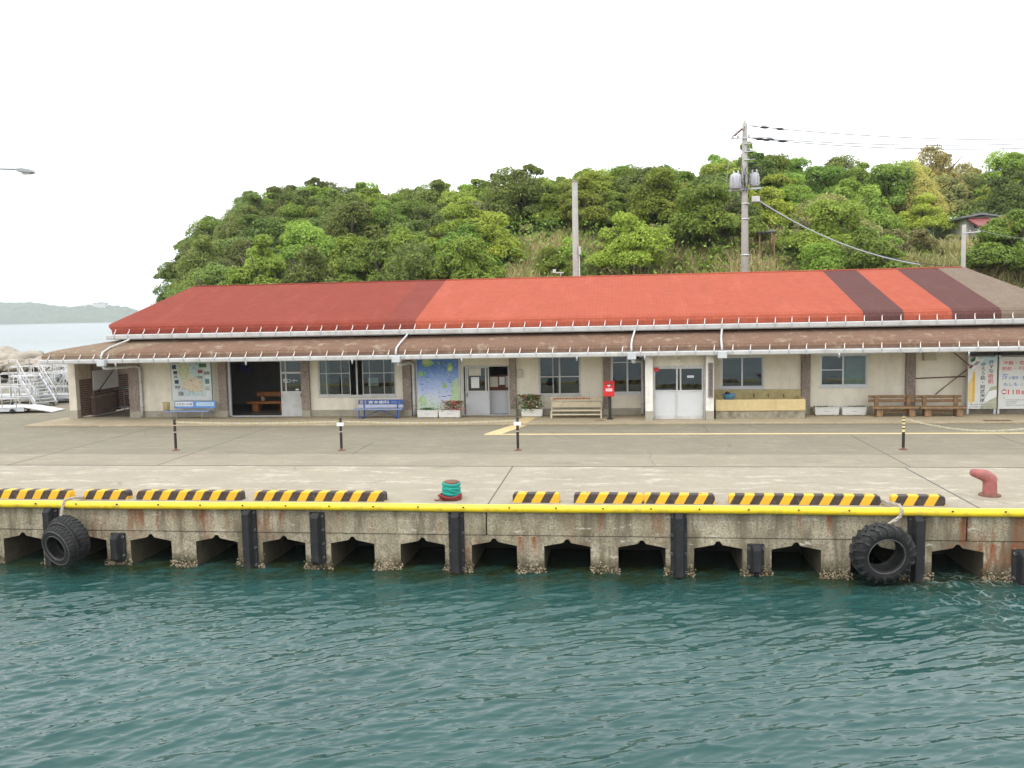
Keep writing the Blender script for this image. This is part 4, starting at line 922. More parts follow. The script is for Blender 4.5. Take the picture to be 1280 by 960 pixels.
# planters and their plants
def planter(px0, px1, pyb, lab, Y=32.75):
    g0, g1 = ground_at(px0, pyb), ground_at(px1, pyb); Yp = g0.y; x0, x1 = g0.x, g1.x; d_ = .3; h = .30
    t = thing('planter', lab, 'planter', ((x0+x1)/2, Yp, Z_AP), 'white planter boxes along the terminal wall')
    b = MB(); ti = .03
    b.prism([(x0+.02, Z_AP+.02), (x1-.02, Z_AP+.02), (x1, Z_AP+h), (x0, Z_AP+h)], Yp-.02, Yp+ti-.02)
    b.prism([(x0+.02, Z_AP+.02), (x1-.02, Z_AP+.02), (x1, Z_AP+h), (x0, Z_AP+h)], Yp+d_, Yp+d_+ti)
    b.box(x0+.012, x0+.04, Yp+ti-.02, Yp+d_, Z_AP+.02, Z_AP+h-.001).box(x1-.04, x1-.012, Yp+ti-.02, Yp+d_, Z_AP+.02, Z_AP+h-.001)
    b.build('box', planter_m, t, bevel=.006)
    MB().box(x0-.01, x1+.01, Yp-.035, Yp-.005, Z_AP+h-.02, Z_AP+h+.012).box(x0-.01, x1+.01, Yp+d_, Yp+d_+ti+.015, Z_AP+h-.02, Z_AP+h+.012).build('rim', planter_m, t, bevel=.005)
    MB().box(x0+.041, x1-.041, Yp+ti-.019, Yp+d_-.001, Z_AP+.1, Z_AP+h-.03).build('soil', mat('dark_soil', (.06, .045, .03), .95, .3, 20), t)
    MB().box((x0+x1)/2-.09, (x0+x1)/2+.09, Yp-.026, Yp-.021, Z_AP+.15, Z_AP+.165).build('slot', ink_grey, t)
    for x in (x0+.12, x1-.12): MB().box(x-.05, x+.05, Yp+.02, Yp+.26, Z_AP, Z_AP+.019).build('foot', planter_m, t)
    return x0, x1, Yp, Z_AP+h
r9 = random.Random(21)
def foliage(name, lab, cx, cy, cz, w_, h_, n, mats, wts, dep=.16, ls=.035, grp=None):
    t = thing(name, lab, 'plant', (cx, cy, cz), grp); b = MB(); bf = MB()
    for k in range(n):
        u = r9.gauss(0, .42); v = r9.random()**.8; rr = math.sqrt(max(0.05, 1-(v-.35)**2*1.6))
        p = Vector((cx+u*w_*.5*rr, cy+r9.gauss(0, .5)*dep, cz+v*h_*rr))
        s_ = ls*r9.uniform(.7, 1.4); mi = r9.choices(range(len(mats)), wts)[0]
        M_ = Matrix.Rotation(r9.uniform(0, 6.3), 3, 'Z') @ Matrix.Rotation(r9.uniform(-1.1, 1.1), 3, 'X') @ Matrix.Rotation(r9.uniform(-.8, .8), 3, 'Y')
        (b if mi == 0 else bf).add([p + M_ @ Vector(q)*s_ for q in ((-1, 0, 0), (0, -.6, .1), (1, 0, 0), (0, .6, .1))], [(0, 1, 2, 3)], mi)
    for k in range(9): b.tube([(cx+r9.gauss(0, .15)*w_, cy+r9.gauss(0, .3)*dep, cz-.04), (cx+r9.gauss(0, .25)*w_, cy+r9.gauss(0, .3)*dep, cz+h_*.6)], .005, 4, 0)
    b.build('leaves', mats, t)
    if bf.v: bf.build('flowers', mats, t)
x0, x1, Yp, zt_ = planter(521.5, 547.5, 522.3, 'white planter box at the left foot of the blue island chart, almost bare')
foliage('low_plant', 'few small green leaves in the left planter under the blue island chart', x0+.4, Yp+.14, zt_-.03, .7, .16, 130, [leaf_m], [1], .1)
x0, x1, Yp, zt_ = planter(548.3, 575.2, 522.3, 'white planter box at the right foot of the blue island chart holding pink flowers')
foliage('pink_flowers', 'pink and red flower clump in the planter under the blue island chart', x0+.62, Yp+.08, zt_-.02, 1.05, .56, 950, [leaf_m, flower_pink, flower_red, flower_white], [.40, .40, .12, .08], .2)
x0, x1, Yp, zt_ = planter(651.5, 678.3, 521.0, 'white planter box right of the entrance pillar, overflowing with a leafy flower bush')
foliage('flower_bush', 'large leafy bush with crimson and white blossoms beside the entrance pillar', x0+.34, Yp+.10, zt_-.08, 1.15, .95, 1200, [leaf_m, flower_red, flower_white, flower_pink], [.68, .17, .11, .04], .26, .045)
foliage('low_plant', 'thin pale green sprigs at the right end of the flower bush planter', x1-.18, Yp+.12, zt_-.03, .5, .26, 90, [mat('grey_green_leaves', (.14, .20, .11), .7, .3, 20)], [1], .1, .025)
x0, x1, Yp, zt_ = planter(1018.5, 1049.5, 519.3, 'left one of two white planters under the curtained window, with a thin green fringe')
foliage('low_plant', 'thin fringe of weeds in the left planter under the curtained window', (x0+x1)/2-.2, Yp+.14, zt_-.03, .9, .10, 110, [mat('olive_weed_leaves', (.13, .17, .05), .7, .4, 20)], [1], .1, .022)
x0, x1, Yp, zt_ = planter(1052.5, 1083.5, 519.3, 'right one of two white planters under the curtained window, next to the log bench')
foliage('low_plant', 'thin fringe of weeds in the right planter under the curtained window', (x0+x1)/2+.2, Yp+.14, zt_-.03, .9, .12, 110, [MATS['olive_weed_leaves']], [1], .1, .022)
# red mailbox on a dark post
g = ground_at(762.5, 524); a = rect(754, 477, 768, 495.5, g.y-.1)
mbx = thing('mailbox', 'red mailbox with white label on a thin dark post beside the brown pillar', 'mailbox', g)
MB().box(a[0], a[1], g.y-.16, g.y+.14, a[2], a[3]-.03).build('box', red_box, mbx, bevel=.02)
MB().box(a[0]-.015, a[1]+.015, g.y-.18, g.y+.155, a[3]-.031, a[3]+.01).build('lid', red_box, mbx, bevel=.012)
MB().box(g.x-.055, g.x+.055, g.y-.05, g.y+.05, Z_AP, a[2]).build('post', black_paint, mbx, bevel=.008)
MB().box(g.x-.11, g.x+.11, g.y-.11, g.y+.11, Z_AP, Z_AP+.03).build('base_plate', black_paint, mbx)
q = rect(757.3, 485.8, 765.3, 489, g.y-.17); lbp = MB().box(q[0], q[1], g.y-.168, g.y-.1605, q[2], q[3]).build('label_plate', ink_white, mbx)
MB().box(q[0]+.03, q[1]-.03, g.y-.1705, g.y-.1681, (q[2]+q[3])/2-.014, (q[2]+q[3])/2+.014).build('print_line', ink_red, lbp)
q = rect(759, 481, 763.2, 484, g.y-.17); text('〒', q[0], q[1], q[2], q[3], g.y-.1635, ink_white, mbx, bold=.04)
MB().box(a[0]+.06, a[1]-.06, g.y-.185, g.y-.162, a[3]-.10, a[3]-.08).build('slot', black_paint, mbx)
# washing trough
g0, g1 = ground_at(895, 523.5), ground_at(1006.5, 522.5); gy = min(g0.y, 32.4)
x0, x1 = at(894.5, 510, gy).x, at(1007, 510, gy).x
zt_, zb_ = at(950, 499.5, gy).z, at(950, 513.5, gy).z
sk = thing('washing_trough', 'long yellowish stone washing trough on a mossy base below the dark window', 'washing trough', ((x0+x1)/2, gy, Z_AP))
MB().box(x0, x1, gy, gy+.10, zb_, zt_).box(x0, x0+.1, gy+.1, Y_WALL-.12, zb_, zt_).box(x1-.1, x1, gy+.1, Y_WALL-.12, zb_, zt_).box(x0+.1, x1-.1, gy+.1, Y_WALL-.12, zb_, zb_+.12).build('trough', sink_m, sk, bevel=.012)
MB().box(x0-.0, wx(1000.5), Y_WALL-.115, Y_WALL-.022, zb_, at(950, 487, Y_WALL-.1).z).build('splashback', mat('mossy_yellow_splashback', (.44, .37, .18), .8, .15, 6, (.25, .22, .11), .6, 2, .1), sk, bevel=.01)
MB().box(x0+.01, x1-.01, gy+.03, Y_WALL-.13, Z_AP-.02, zb_-.002).build('base', stone_dark, sk, bevel=.01)
for px in (942, 960, 979):
    p = at(px, 494.5, Y_WALL-.115); MB().tube([(p.x, Y_WALL-.116, p.z), (p.x, Y_WALL-.24, p.z+.01), (p.x, Y_WALL-.27, p.z-.07)], .018, 6).tube([(p.x, Y_WALL-.2, p.z+.01), (p.x, Y_WALL-.2, p.z+.07)], .012, 6).box(p.x-.035, p.x+.035, Y_WALL-.215, Y_WALL-.185, p.z+.07, p.z+.085).build('tap', mat('brass', (.20, .14, .06), .45, .2, 8, None, metal=.7), sk)
p = at(911.5, 500, gy+.2); bs = thing('basin', 'light blue plastic basin with a dark scrubber resting on the washing trough', 'basin', (p.x, gy+.25, zt_))
MB().lathe([(.001, .0), (.17, .0), (.25, .19), (.27, .20), (.25, .205), (.16, .02), (.001, .02)], (p.x, gy+.27, zt_-.01), 18).build('bowl', blue_plastic, bs)
sc_ = thing('scrubber', 'small black scrubber lying in the light blue basin', 'scrubber', (p.x-.05, gy+.27, zt_+.2))
MB().lathe([(.001, -.05), (.09, -.03), (.10, .02), (.07, .07), (.001, .09)], (p.x-.06, gy+.27, zt_+.20), 10).build('body', black_rubber, sc_)
# notice signs at the right end
def sign(px0, py0, px1, py1, name, lab, Y=33.0):
    a = rect(px0, py0, px1, py1, Y); t = thing(name, lab, 'sign', ((a[0]+a[1])/2, Y, Z_AP))
    MB().box(a[0], a[1], Y, Y+.04, a[2], a[3]).build('board', sign_face, t, bevel=.004)
    for x in (a[0]+.03, a[1]-.03): MB().box(x-.035, x+.035, Y+.041, Y+.10, Z_AP, a[3]+.28).build('post', alu, t)
    MB().box(a[0]-.02, a[1]+.02, Y+.041, Y+.09, a[3]+.06, a[3]+.22).build('header_board', inside_dark, t)
    return t, a
s1, a = sign(1210, 446.5, 1246, 511, 'tall_notice_sign', 'tall pale sign with vertical black and red lettering and a gull on its corner'); Y = 33.0; U = bset(a)
c = lambda q, Y=33.0: rect(*q, Y)
b = MB(); r = random.Random(6)
def pol(pts, mi, dy):
    b.prism([tuple(at(x, y, Y))[::2] for x, y in pts], Y-dy-.001, Y-dy+.0008, 'y', mi)
pol([(1225, 511), (1245.5, 511), (1246, 482), (1238, 484), (1228, 500)], 0, .0015)
pol([(1227, 505), (1245.5, 496), (1246, 487), (1236, 489)], 1, .003)
pol([(1210, 501), (1210, 480), (1216, 470), (1219, 484), (1215, 506)], 2, .0015)
pol([(1224, 445.8), (1246.5, 446), (1246.8, 452), (1226, 458)], 3, .0015)
b.build('picture', [mat('print_olive', (.42, .42, .30), .7, .2, 6, bmp=0), ink_white, mat('print_amber', (.72, .56, .25), .7, .1, 6, bmp=0), ink_sky], s1)
b = MB(); Yg = Y-.02     # grey and white bird cut-out across the top left corner
b.prism([tuple(at(x, y, Yg))[::2] for x, y in ((1211, 461), (1214, 451), (1219, 450), (1220, 445), (1225, 449), (1231, 447.5), (1228, 453), (1222, 456), (1216, 462))][::-1], Yg-.012, Yg+.012, 'y', 0)
b.prism([tuple(at(x, y, Yg-.02))[::2] for x, y in ((1216, 457), (1221, 451.5), (1226, 452), (1221, 456.5))][::-1], Yg-.02, Yg-.013, 'y', 1)
b.prism([tuple(at(x, y, Yg-.02))[::2] for x, y in ((1211, 460), (1213.5, 455.5), (1217, 457), (1214, 461))][::-1], Yg-.021, Yg-.013, 'y', 2)
b.prism([tuple(at(x, y, Yg-.02))[::2] for x, y in ((1213, 450), (1219, 446), (1219, 450.5), (1215, 453))][::-1], Yg-.021, Yg-.013, 'y', 3)
b.build('bird_cutout', [ink_white, ink_grey, P_('print_red', (.25, .07, .06)), P_('print_green', (.05, .14, .08))], s1)
q = c((1236, 450, 1242.5, 466)); text('許\nす\nな', q[0], q[1], q[2], q[3], Y-.005, ink_dark, s1, col=True, bold=.006)
q = c((1235, 467.5, 1242, 479.5)); text('密\n航', q[0], q[1], q[2], q[3], Y-.005, ink_red, s1, col=True, bold=.006)
q = c((1225.3, 453, 1231.5, 503)); text('守\nろ\nう\n萩\n・\n阿\n武\n海\n岸', q[0], q[1], q[2], q[3], Y-.005, ink_dark, s1, col=True, bold=.006)
q = c((1215.5, 465, 1218.5, 502)); b = MB(); b.box(q[0], q[1], Y-.006, Y-.001, q[2], q[3])
b.build('picture', ink_orange, s1)
b = MB()
for py in (505.5, 508.5): q = c((1213, py-.6, 1240, py+.6)); dashes(b, q[0], q[1], (q[2]+q[3])/2, .04, Y-.002, r)
b.build('lettering', ink_grey, s1)
s2, a = sign(1248.5, 446, 1292, 511, 'emergency_number_sign', 'white sea rescue sign with red lettering and the number 118')
for body, q, m_, bo in (('海難・密漁', (1254, 451, 1287, 456), ink_red, .01), ('密航・不審船', (1252.5, 458, 1291, 463), ink_red, .01), ('海', (1252.5, 467, 1260, 475), ink_blue, .02), ('の事件・事故は', (1261, 470, 1290, 474.5), ink_blue, .0), ('もしも', (1254.5, 478, 1272, 482.5), ink_blue, .02), ('は', (1275, 479, 1279, 482), ink_grey, 0), ('118', (1260, 487, 1275, 493), ink_red, .02), ('番', (1276, 488, 1281.5, 493), ink_red, .02)):
    q = c(q); text(body, q[0], q[1], q[2], q[3], Y-.004, m_, s2, bold=bo*.4)
q = c((1251.8, 486.5, 1258.6, 493)); b = MB(); b.lathe([(.001, -.004), (.001, 0), (1, 0), (1, -.004)], (0, 0, 0), 20)
rx = (q[1]-q[0])/2; b.v = [((q[0]+q[1])/2 + v[0]*rx, Y-.001+v[2], (q[2]+q[3])/2 + v[1]*rx*.95) for v in b.v]
o = b.build('phone_mark', ink_red, s2); q2 = c((1252.6, 488.4, 1257.8, 491.2)); MB().box(q2[0], q2[1], Y-.009, Y-.0055, q2[2], q2[3]).build('receiver', ink_white, o)
b = MB()
for k, (xa, xb) in enumerate(((1254, 1256), (1257, 1288), (1257, 1272), (1257, 1270), (1257, 1289))): q = c((xa, 497+k*2.2, xb, 498.2+k*2.2)); dashes(b, q[0], q[1], (q[2]+q[3])/2, .03, Y-.002, r)
b.build('lettering', ink_grey, s2)

# ------------------------------------------------------------ quay furniture
# yellow guard along the edge with bolts
eg = thing('edge_guard', 'continuous glossy yellow edge guard along the lip of the quay', 'edge guard', (0, 17.7, 0))
b = MB(); pts = [(x, 17.70, .0+.008*math.sin(x*.7)+.004*math.sin(x*2.3)) for x in np.arange(-26, 21.1, 1)]
b.tube(pts, .088, 14); b.build('rail', yellow_guard, eg)
bo = MB().lathe([(.001, -.012), (.014, -.012), (.018, 0), (.018, .03), (.001, .03)], (0, 0, 0), 8).build('bolt', black_paint, eg, world=False)
xsb = list(np.arange(-15.3, 8.6, 1.0))
for k, x in enumerate(xsb):
    q = bo if k == 0 else bo.copy()
    if k: COL.objects.link(q)
    q.location = (x, -.078, .03); q.rotation_euler = (rad(70), 0, 0)
# striped wheel stops
def wheel_stop(px0, px1, lab, first, w_=.24, h=.205):
    Y = 18.35; x0, x1 = at(px0, 618, Y).x, at(px1, 618, Y).x; L_ = x1-x0; y0 = Y-.12
    t = thing('wheel_stop', lab, 'wheel stop', ((x0+x1)/2, Y, 0), 'striped wheel stops along the quay edge')
    def section(x):                 # rounded end profile
        e = min(x-x0, x1-x); k = min(1, .72 + .28*math.sqrt(max(0, min(1, e/.07)*(2-min(1, e/.07))))); s_ = 1 if e > .07 else .94+.06*e/.07
        return k, s_
    sl = .20; p = .21; b = MB(); xs_ = set(np.linspace(x0, x1, max(6, int(L_/.2))).tolist()) | {x0+.01, x0+.025, x0+.045, x0+.07, x1-.01, x1-.025, x1-.045, x1-.07}
    xs_ = sorted(xs_)
    prof_ = [(0, 0), (.008, h*.90), (.014, h*.97), (.028, h), (w_-.028, h), (w_-.014, h*.97), (w_-.008, h*.90), (w_, 0)]
    V_ = []; 
    for x in xs_:
        k, s_ = section(x)
        for (yy, zz) in prof_: V_.append((x, y0+w_/2+(yy-w_/2)*s_, zz*k))
    n = len(prof_); F_ = [(i*n+j, i*n+j+1, (i+1)*n+j+1, (i+1)*n+j) for i in range(len(xs_)-1) for j in range(n-1)]
    F_ += [list(range(n)), [(len(xs_)-1)*n+j for j in range(n)]]
    b.add(V_, F_, 0, False)
    o = b.build('block', STRIPE[first], t)
    for x in (x0+.3, x1-.3):
        if L_ > .8: MB().lathe([(.001, h+.004), (.03, h+.004), (.034, h-.01)], (x, Y, 0), 10).build('fixing_bolt', rust, t)
def stripe_mat(ph):
    m, N, L, B = nodes('hazard_stripes'); t = N.new('ShaderNodeTexCoord').outputs['Object']; sx = N.new('ShaderNodeSeparateXYZ'); L.new(t, sx.inputs[0])
    z = N.new('ShaderNodeMath'); z.operation = 'MULTIPLY'; z.inputs[1].default_value = -.55; L.new(sx.outputs['Z'], z.inputs[0])
    y = N.new('ShaderNodeMath'); y.operation = 'MULTIPLY_ADD'; y.inputs[1].default_value = -.10; L.new(sx.outputs['Y'], y.inputs[0]); L.new(z.outputs[0], y.inputs[2])
    a = N.new('ShaderNodeMath'); L.new(sx.outputs['X'], a.inputs[0]); L.new(y.outputs[0], a.inputs[1])
    d_ = N.new('ShaderNodeMath'); d_.operation = 'MULTIPLY_ADD'; d_.inputs[1].default_value = 1/.41; d_.inputs[2].default_value = ph+40; L.new(a.outputs[0], d_.inputs[0])
    f = N.new('ShaderNodeMath'); f.operation = 'FRACT'; L.new(d_.outputs[0], f.inputs[0])
    g_ = N.new('ShaderNodeMath'); g_.operation = 'GREATER_THAN'; g_.inputs[1].default_value = .5; L.new(f.outputs[0], g_.inputs[0])
    n1 = noise(N, L, t, 7, 6, .7); n2 = noise(N, L, t, 3, 7, .75)
    yel = mixc(N, L, ramp(N, L, n2, .45, .72, (0, 0, 0), (.6,)*3), (.72, .40, .012), (.50, .27, .03)); blk = mixc(N, L, ramp(N, L, n1, .4, .75, (0, 0, 0), (.5,)*3), (.03, .019, .016), (.10, .08, .065))
    col = mixc(N, L, g_.outputs[0], yel, blk)
    n3 = noise(N, L, t, 14, 5, .7); col = mixc(N, L, ramp(N, L, n3, .62, .70, (0, 0, 0), (.5,)*3), col, (.33, .28, .2))
    L.new(col, B.inputs['Base Color']); B.inputs['Roughness'].default_value = .6; return m
STRIPE = [stripe_mat(.25), stripe_mat(.75)]
wheel_stop(-30, 90, 'striped wheel stop at the far left end of the quay, beside the double tyre rope', 0)
wheel_stop(108.5, 162.5, 'short striped wheel stop just right of the double tyre rope', 1)
wheel_stop(173.5, 304, 'long striped wheel stop below the pale town map and the waiting room doorway', 1)
wheel_stop(320.5, 482.5, 'longest striped wheel stop, left of the teal-roped bollard', 0)
wheel_stop(641.5, 699.5, 'short striped wheel stop with yellow ends, below the entrance doors', 0)
wheel_stop(717.5, 804, 'striped wheel stop with black left end, below the cream bench and the red mailbox', 1)
wheel_stop(805, 893, 'striped wheel stop butted against its neighbour below the white porch doors', 0)
wheel_stop(911, 1099, 'long striped wheel stop below the washing trough, left of the big tractor tyre rope', 0)
wheel_stop(1113.5, 1179.5, 'short striped wheel stop between the big tractor tyre rope and the red bollard', 1)
# loose stones and a steel eye between the stops
def eye(px, py, lab):
    g = ground(px, py, 0); t = thing('mooring_eye', lab, 'mooring eye', g)
    MB().tube([(g.x+.09*math.cos(i*math.pi/6), g.y, .10+.09*math.sin(i*math.pi/6)) for i in range(12)], .018, 6, closed=True).build('ring', rust, t)
    MB().box(g.x-.13, g.x+.13, g.y-.08, g.y+.08, 0, .03).build('base_plate', rust, t, bevel=.006)
# bollards
g = ground(564.5, 624, 0)
bl = thing('roped_bollard', 'short rusty bollard wrapped in teal rope standing behind the yellow edge guard', 'bollard', g)
MB().lathe([(.22, 0), (.22, .03), (.18, .05), (.165, .12), (.165, .36), (.20, .40), (.215, .425), (.205, .455), (.15, .475), (.001, .48)], g, 22).build('post', rust, bl)
rp = thing('teal_mooring_rope', 'bright teal rope wound in coils round the short bollard', 'rope', (g.x, g.y, .14)); b = MB()
r = random.Random(9)
for k in range(8):
    zc_ = .125+k*.038; rr_ = .205+.014*math.sin(k*2.1)
    b.tube([(g.x+rr_*math.cos(t), g.y+rr_*math.sin(t), zc_+.016*math.sin(t*2+k)) for t in [i*math.pi/12 for i in range(24)]], .029, 7, closed=True)
b.tube([(g.x-.19, g.y-.12, .36), (g.x-.02, g.y-.235, .28), (g.x+.15, g.y-.18, .18)], .026, 7); b.build('coil', teal_rope, rp)
bl.scale = (.9, .9, .9); rp.scale = (.9, .9, .9)
rp = thing('red_rope', 'dark red rope looped round the foot of the teal-roped bollard', 'rope', (g.x, g.y-.2, 0)); b = MB()
for k in range(3): b.tube([(g.x-.02*k+(.22+.02*k)*math.cos(t), g.y+(.22+.02*k)*math.sin(t), .04+.03*k+.02*math.sin(3*t+k)) for t in [i*math.pi/12 for i in range(24)]], .022, 6, closed=True)
b.tube([(g.x-.15, g.y-.22, .05), (g.x-.28, g.y-.24, .025), (g.x-.36, g.y-.15, .02)], .014, 6); b.build('coil', red_rope, rp)
g = ground(1237, 619.5, 0)
bl = thing('horn_bollard', 'faded red iron bollard with a horn bent to the left', 'bollard', g)
rs_ = [x*.86 for x in (.185, .172, .168, .168, .172, .168, .145, .122, .105, .09, .055)]
ps_ = [(0, 0, .0), (0, 0, .06), (0, 0, .2), (-.0, 0, .32), (-.02, 0, .43), (-.10, -.0, .52), (-.21, 0, .555), (-.31, 0, .575), (-.40, 0, .60), (-.46, 0, .618), (-.49, 0, .625)]
o = MB().tube([Vector(p)*.84+g for p in ps_], rs_, 18).build('horn_post', bollard_red, bl)
md = o.modifiers.new('subsurf', 'SUBSURF'); md.levels = 1; md.render_levels = 2
MB().lathe([(.001, .475), (.05, .475), (.065, .45), (.10, .40), (.11, .34)], (g.x+.04, g.y, 0), 16).build('crown', bollard_red, bl)
MB().lathe([(.22, .001), (.22, .03), (.20, .04), (.14, .045)], g, 22).build('base_plate', rust, bl)
# rubber fenders on the wall
def fender(px, lab, z0, z1, pointed=False):
    x = at(px, 680, 17.6).x; Yw = Y_EDGE; h = z1-z0
    t = thing('rubber_fender', lab, 'fender', (x, Yw, z0), 'black rubber fenders bolted to the quay wall')
    b = MB(); P0 = [(-.17, Yw-.001), (-.17, Yw-.05), (-.105, Yw-.07), (-.075, Yw-.24), (.075, Yw-.24), (.105, Yw-.07), (.17, Yw-.05), (.17, Yw-.001)]
    rings = []; ends = [(z0, .35 if pointed else .6), (z0+.10, 1), (z1-.09, 1), (z1, .28)]
    vs = []
    for z, k in ends:
        for (dx_, yy) in P0:
            dy_ = Yw-yy; vs.append((x+dx_*(1 if (dy_ < .06 and not (pointed and z < z0+.05)) else (.55 if pointed and z < z0+.05 else .9 if k < 1 else 1)), Yw - (dy_ if dy_ < .06 else .05+(dy_-.05)*k), z))
    n = len(P0); fs = [(i*n+j, i*n+j+1, (i+1)*n+j+1, (i+1)*n+j) for i in range(3) for j in range(n-1)] + [list(range(n)), [3*n+j for j in range(n)]]
    b.add(vs, fs); b.build('body', black_rubber, t, bevel=.01)
    nb_ = 4 if h > .9 else 2
    for k in range(nb_):
        for s_ in (-.142, .142):
            zz = z0+.16+(h-.24)*k/(nb_-1); MB().lathe([(.001, -.02), (.018, -.02), (.024, 0), (.024, .03)], (x+s_, Yw-.052, zz), 8, 0, Matrix.Rotation(rad(-90), 3, 'X') @ Matrix.Scale(-1, 3, (0, 0, 1))).build('bolt', alu, t)
fender(62, 'tall black fender behind the double tyre', -1.5, -.06)
fender(144, 'stubby black fender with pointed foot, second from the left', -1.33, -.66, True)
fender(309.5, 'tall black fender below the longest wheel stop, at its left end', -1.5, -.06)
fender(395, 'medium black fender ending above the water, with a white top bolt', -1.30, -.13)
fender(569.5, 'tall black fender directly below the teal-roped bollard', -1.5, -.08)
fender(849, 'tall black fender below the white porch doors', -1.5, -.06)
fender(946, 'stubby black fender with pointed foot, left of the tractor tyre', -1.36, -.72, True)
fender(1148, 'tall black fender standing right behind the tractor tyre', -1.5, -.06)
fender(1281, 'black fender cut by the right edge of the picture, low on the wall', -1.5, -.76)
# tyres
def tyre(name, lab, c, R, hole, W_, axis_, lugs=0, seed=0, rope=None):
    t = thing(name, lab, 'tyre', c)
    prof_ = [(hole, -W_*.36), (hole+.03, -W_*.45), (hole+(R-hole)*.45, -W_*.5), (R-.05, -W_*.46), (R-.01, -W_*.38), (R, -W_*.2), (R, W_*.2), (R-.01, W_*.38), (R-.05, W_*.46), (hole+(R-hole)*.45, W_*.5), (hole+.03, W_*.45), (hole, W_*.36), (hole+.05, W_*.30), (R-.07, W_*.25), (R-.07, -W_*.25), (hole+.05, -W_*.30)]
    q = Vector(axis_).normalized().to_track_quat('Z', 'Y'); M_ = q.to_matrix()
    MB().lathe(prof_, c, 40, 0, M_, True, True).build('casing', tyre_rubber, t)
    b = MB()
    for sgn in (1, -1):
        for rr_ in ([hole+.035] if lugs else [hole+.035, hole+(R-hole)*.75]):
            b.tube([Vector(c)+M_ @ Vector((rr_*math.cos(i*math.pi/20), rr_*math.sin(i*math.pi/20), sgn*W_*.46)) for i in range(40)], .014, 6, closed=True)
    b.build('bead', mat('worn_grey_rubber', (.075, .072, .066), .7, .4, 12), t)
    b = MB(); n = lugs or 34
    for i in range(n):
        a_ = 2*math.pi*i/n
        for sgn in (1, -1):
            a0 = a_ + (math.pi/n if sgn < 0 else 0)
            if lugs:
                p = [(R-.13, sgn*W_*.49, a0), (R-.01, sgn*W_*.44, a0+.03), (R+.008, sgn*W_*.25, a0+.11), (R+.008, sgn*W_*.02, a0+.2)]; wd = .045
            else:
                p = [(R-.02, sgn*W_*.42, a0), (R+.006, sgn*W_*.3, a0+.03), (R+.008, sgn*W_*.05, a0+.05)]; wd = .03
            pp = [Vector(c)+M_ @ Vector((u*math.cos(an), u*math.sin(an), w2)) for u, w2, an in p]
            for e0, e1 in zip(pp[:-1], pp[1:]): b.bar(e0, e1, wd, .045 if lugs else .02, 0, up=(e0-Vector(c)).normalized())
    b.build('tread', mat('tread_rubber', (.014, .014, .0145), .75, .4, 6, (.11, .10, .085), .6, 4), t)
    return t
tyre('tractor_tyre', 'big lugged tractor tyre hung by rope against the quay wall', (5.27, 17.33, -.75), .585, .335, .44, (.13, -1, -.17), 20)
tyre('car_tyre', 'front worn tyre of the hanging pair at the left end', (-12.30, 16.98, -.77), .45, .255, .26, (-.30, -1, -.22))
tyre('car_tyre', 'rear worn tyre of the hanging pair at the left end, half hidden', (-12.33, 17.32, -.69), .52, .255, .34, (-.30, -1, -.22))
def twist_rope(name, lab, pts, mats_, r_=.03):
    t = thing(name, lab, 'rope', pts[0]); b = MB(); pts = [Vector(p) for p in pts]
    P_2 = []
    for p, q in zip(pts[:-1], pts[1:]):
        for i in range(8): P_2.append(p.lerp(q, i/8))
    P_2.append(pts[-1])
    for s_ in range(3):
        pp = []
        for i, p in enumerate(P_2):
            d_ = (P_2[min(i+1, len(P_2)-1)]-P_2[max(0, i-1)]).normalized(); a_ = d_.cross(Vector((.3, .2, 1))).normalized(); c_ = d_.cross(a_); an = i*.55+s_*2.094
            pp.append(p + (a_*math.cos(an)+c_*math.sin(an))*r_*.62)
        b.tube(pp, r_*.62, 6)
    b.build('strand', mats_, t)
twist_rope('tyre_rope', 'frayed pale rope over the yellow guard holding the double tyre', [(-12.50, 18.2, .05), (-12.56, 17.95, .1), (-12.60, 17.66, .11), (-12.62, 17.58, -.05), (-12.60, 17.5, -.2), (-12.45, 17.35, -.36)], white_rope, .03)
twist_rope('tyre_rope', 'frayed pale rope over the yellow guard holding the tractor tyre', [(5.50, 18.6, .05), (5.60, 18.1, .1), (5.72, 17.75, .12), (5.72, 17.58, .06), (5.66, 17.55, -.08), (5.40, 17.4, -.2), (5.30, 17.3, -.26)], white_rope, .03)
# striped chain posts
def chain_post(px, pyb, lab, cap=False, yellow=False):
    g = ground(px, pyb, 0.005); t = thing('chain_post', lab, 'post', g, 'dark striped chain posts on the quay road'); H_p = .98; rr_ = .042
    b = MB()
    lv = [0, .07, .36, .58, .61, .80, .83, H_p] if not yellow else [0, .07, .5, .52, .60, .64, .70, .74, .80, .84, .90, .93, H_p]
    for k, (z0, z1) in enumerate(zip(lv[:-1], lv[1:])):
        mi = 2 if k == 0 else (0 if (z1-z0) > .05 and not (yellow and z0 > .49 and k % 2) else 1)
        if yellow and z0 > .49: mi = 3 if k % 2 else 0
        b.tube([(g.x, g.y, z0+.005), (g.x, g.y, z1+.005)], rr_, 12, mi, caps=(k in (0, len(lv)-2)))
    b.build('post', [mat('black_brown_paint', (.022, .012, .010), .5, .3, 6), mat('pale_band', (.55, .40, .33), .5, .1, 6), rust, mat('pale_yellow_band', (.66, .58, .30), .5, .15, 9)], t)
    MB().lathe([(.12, .0), (.12, .015), (.05, .03)], (g.x, g.y, .004), 14).build('base_plate', rust, t)
    MB().lathe([(.046, 0), (.048, .03), (.02, .05), (.001, .052)], (g.x, g.y, H_p), 12).build('post_cap', black_paint, t)
    if cap: MB().box(g.x-.11, g.x+.11, g.y-.055, g.y-.043, H_p-.2, H_p-.09).build('plate', ink_white, t)
    return Vector((g.x, g.y, H_p-.06))
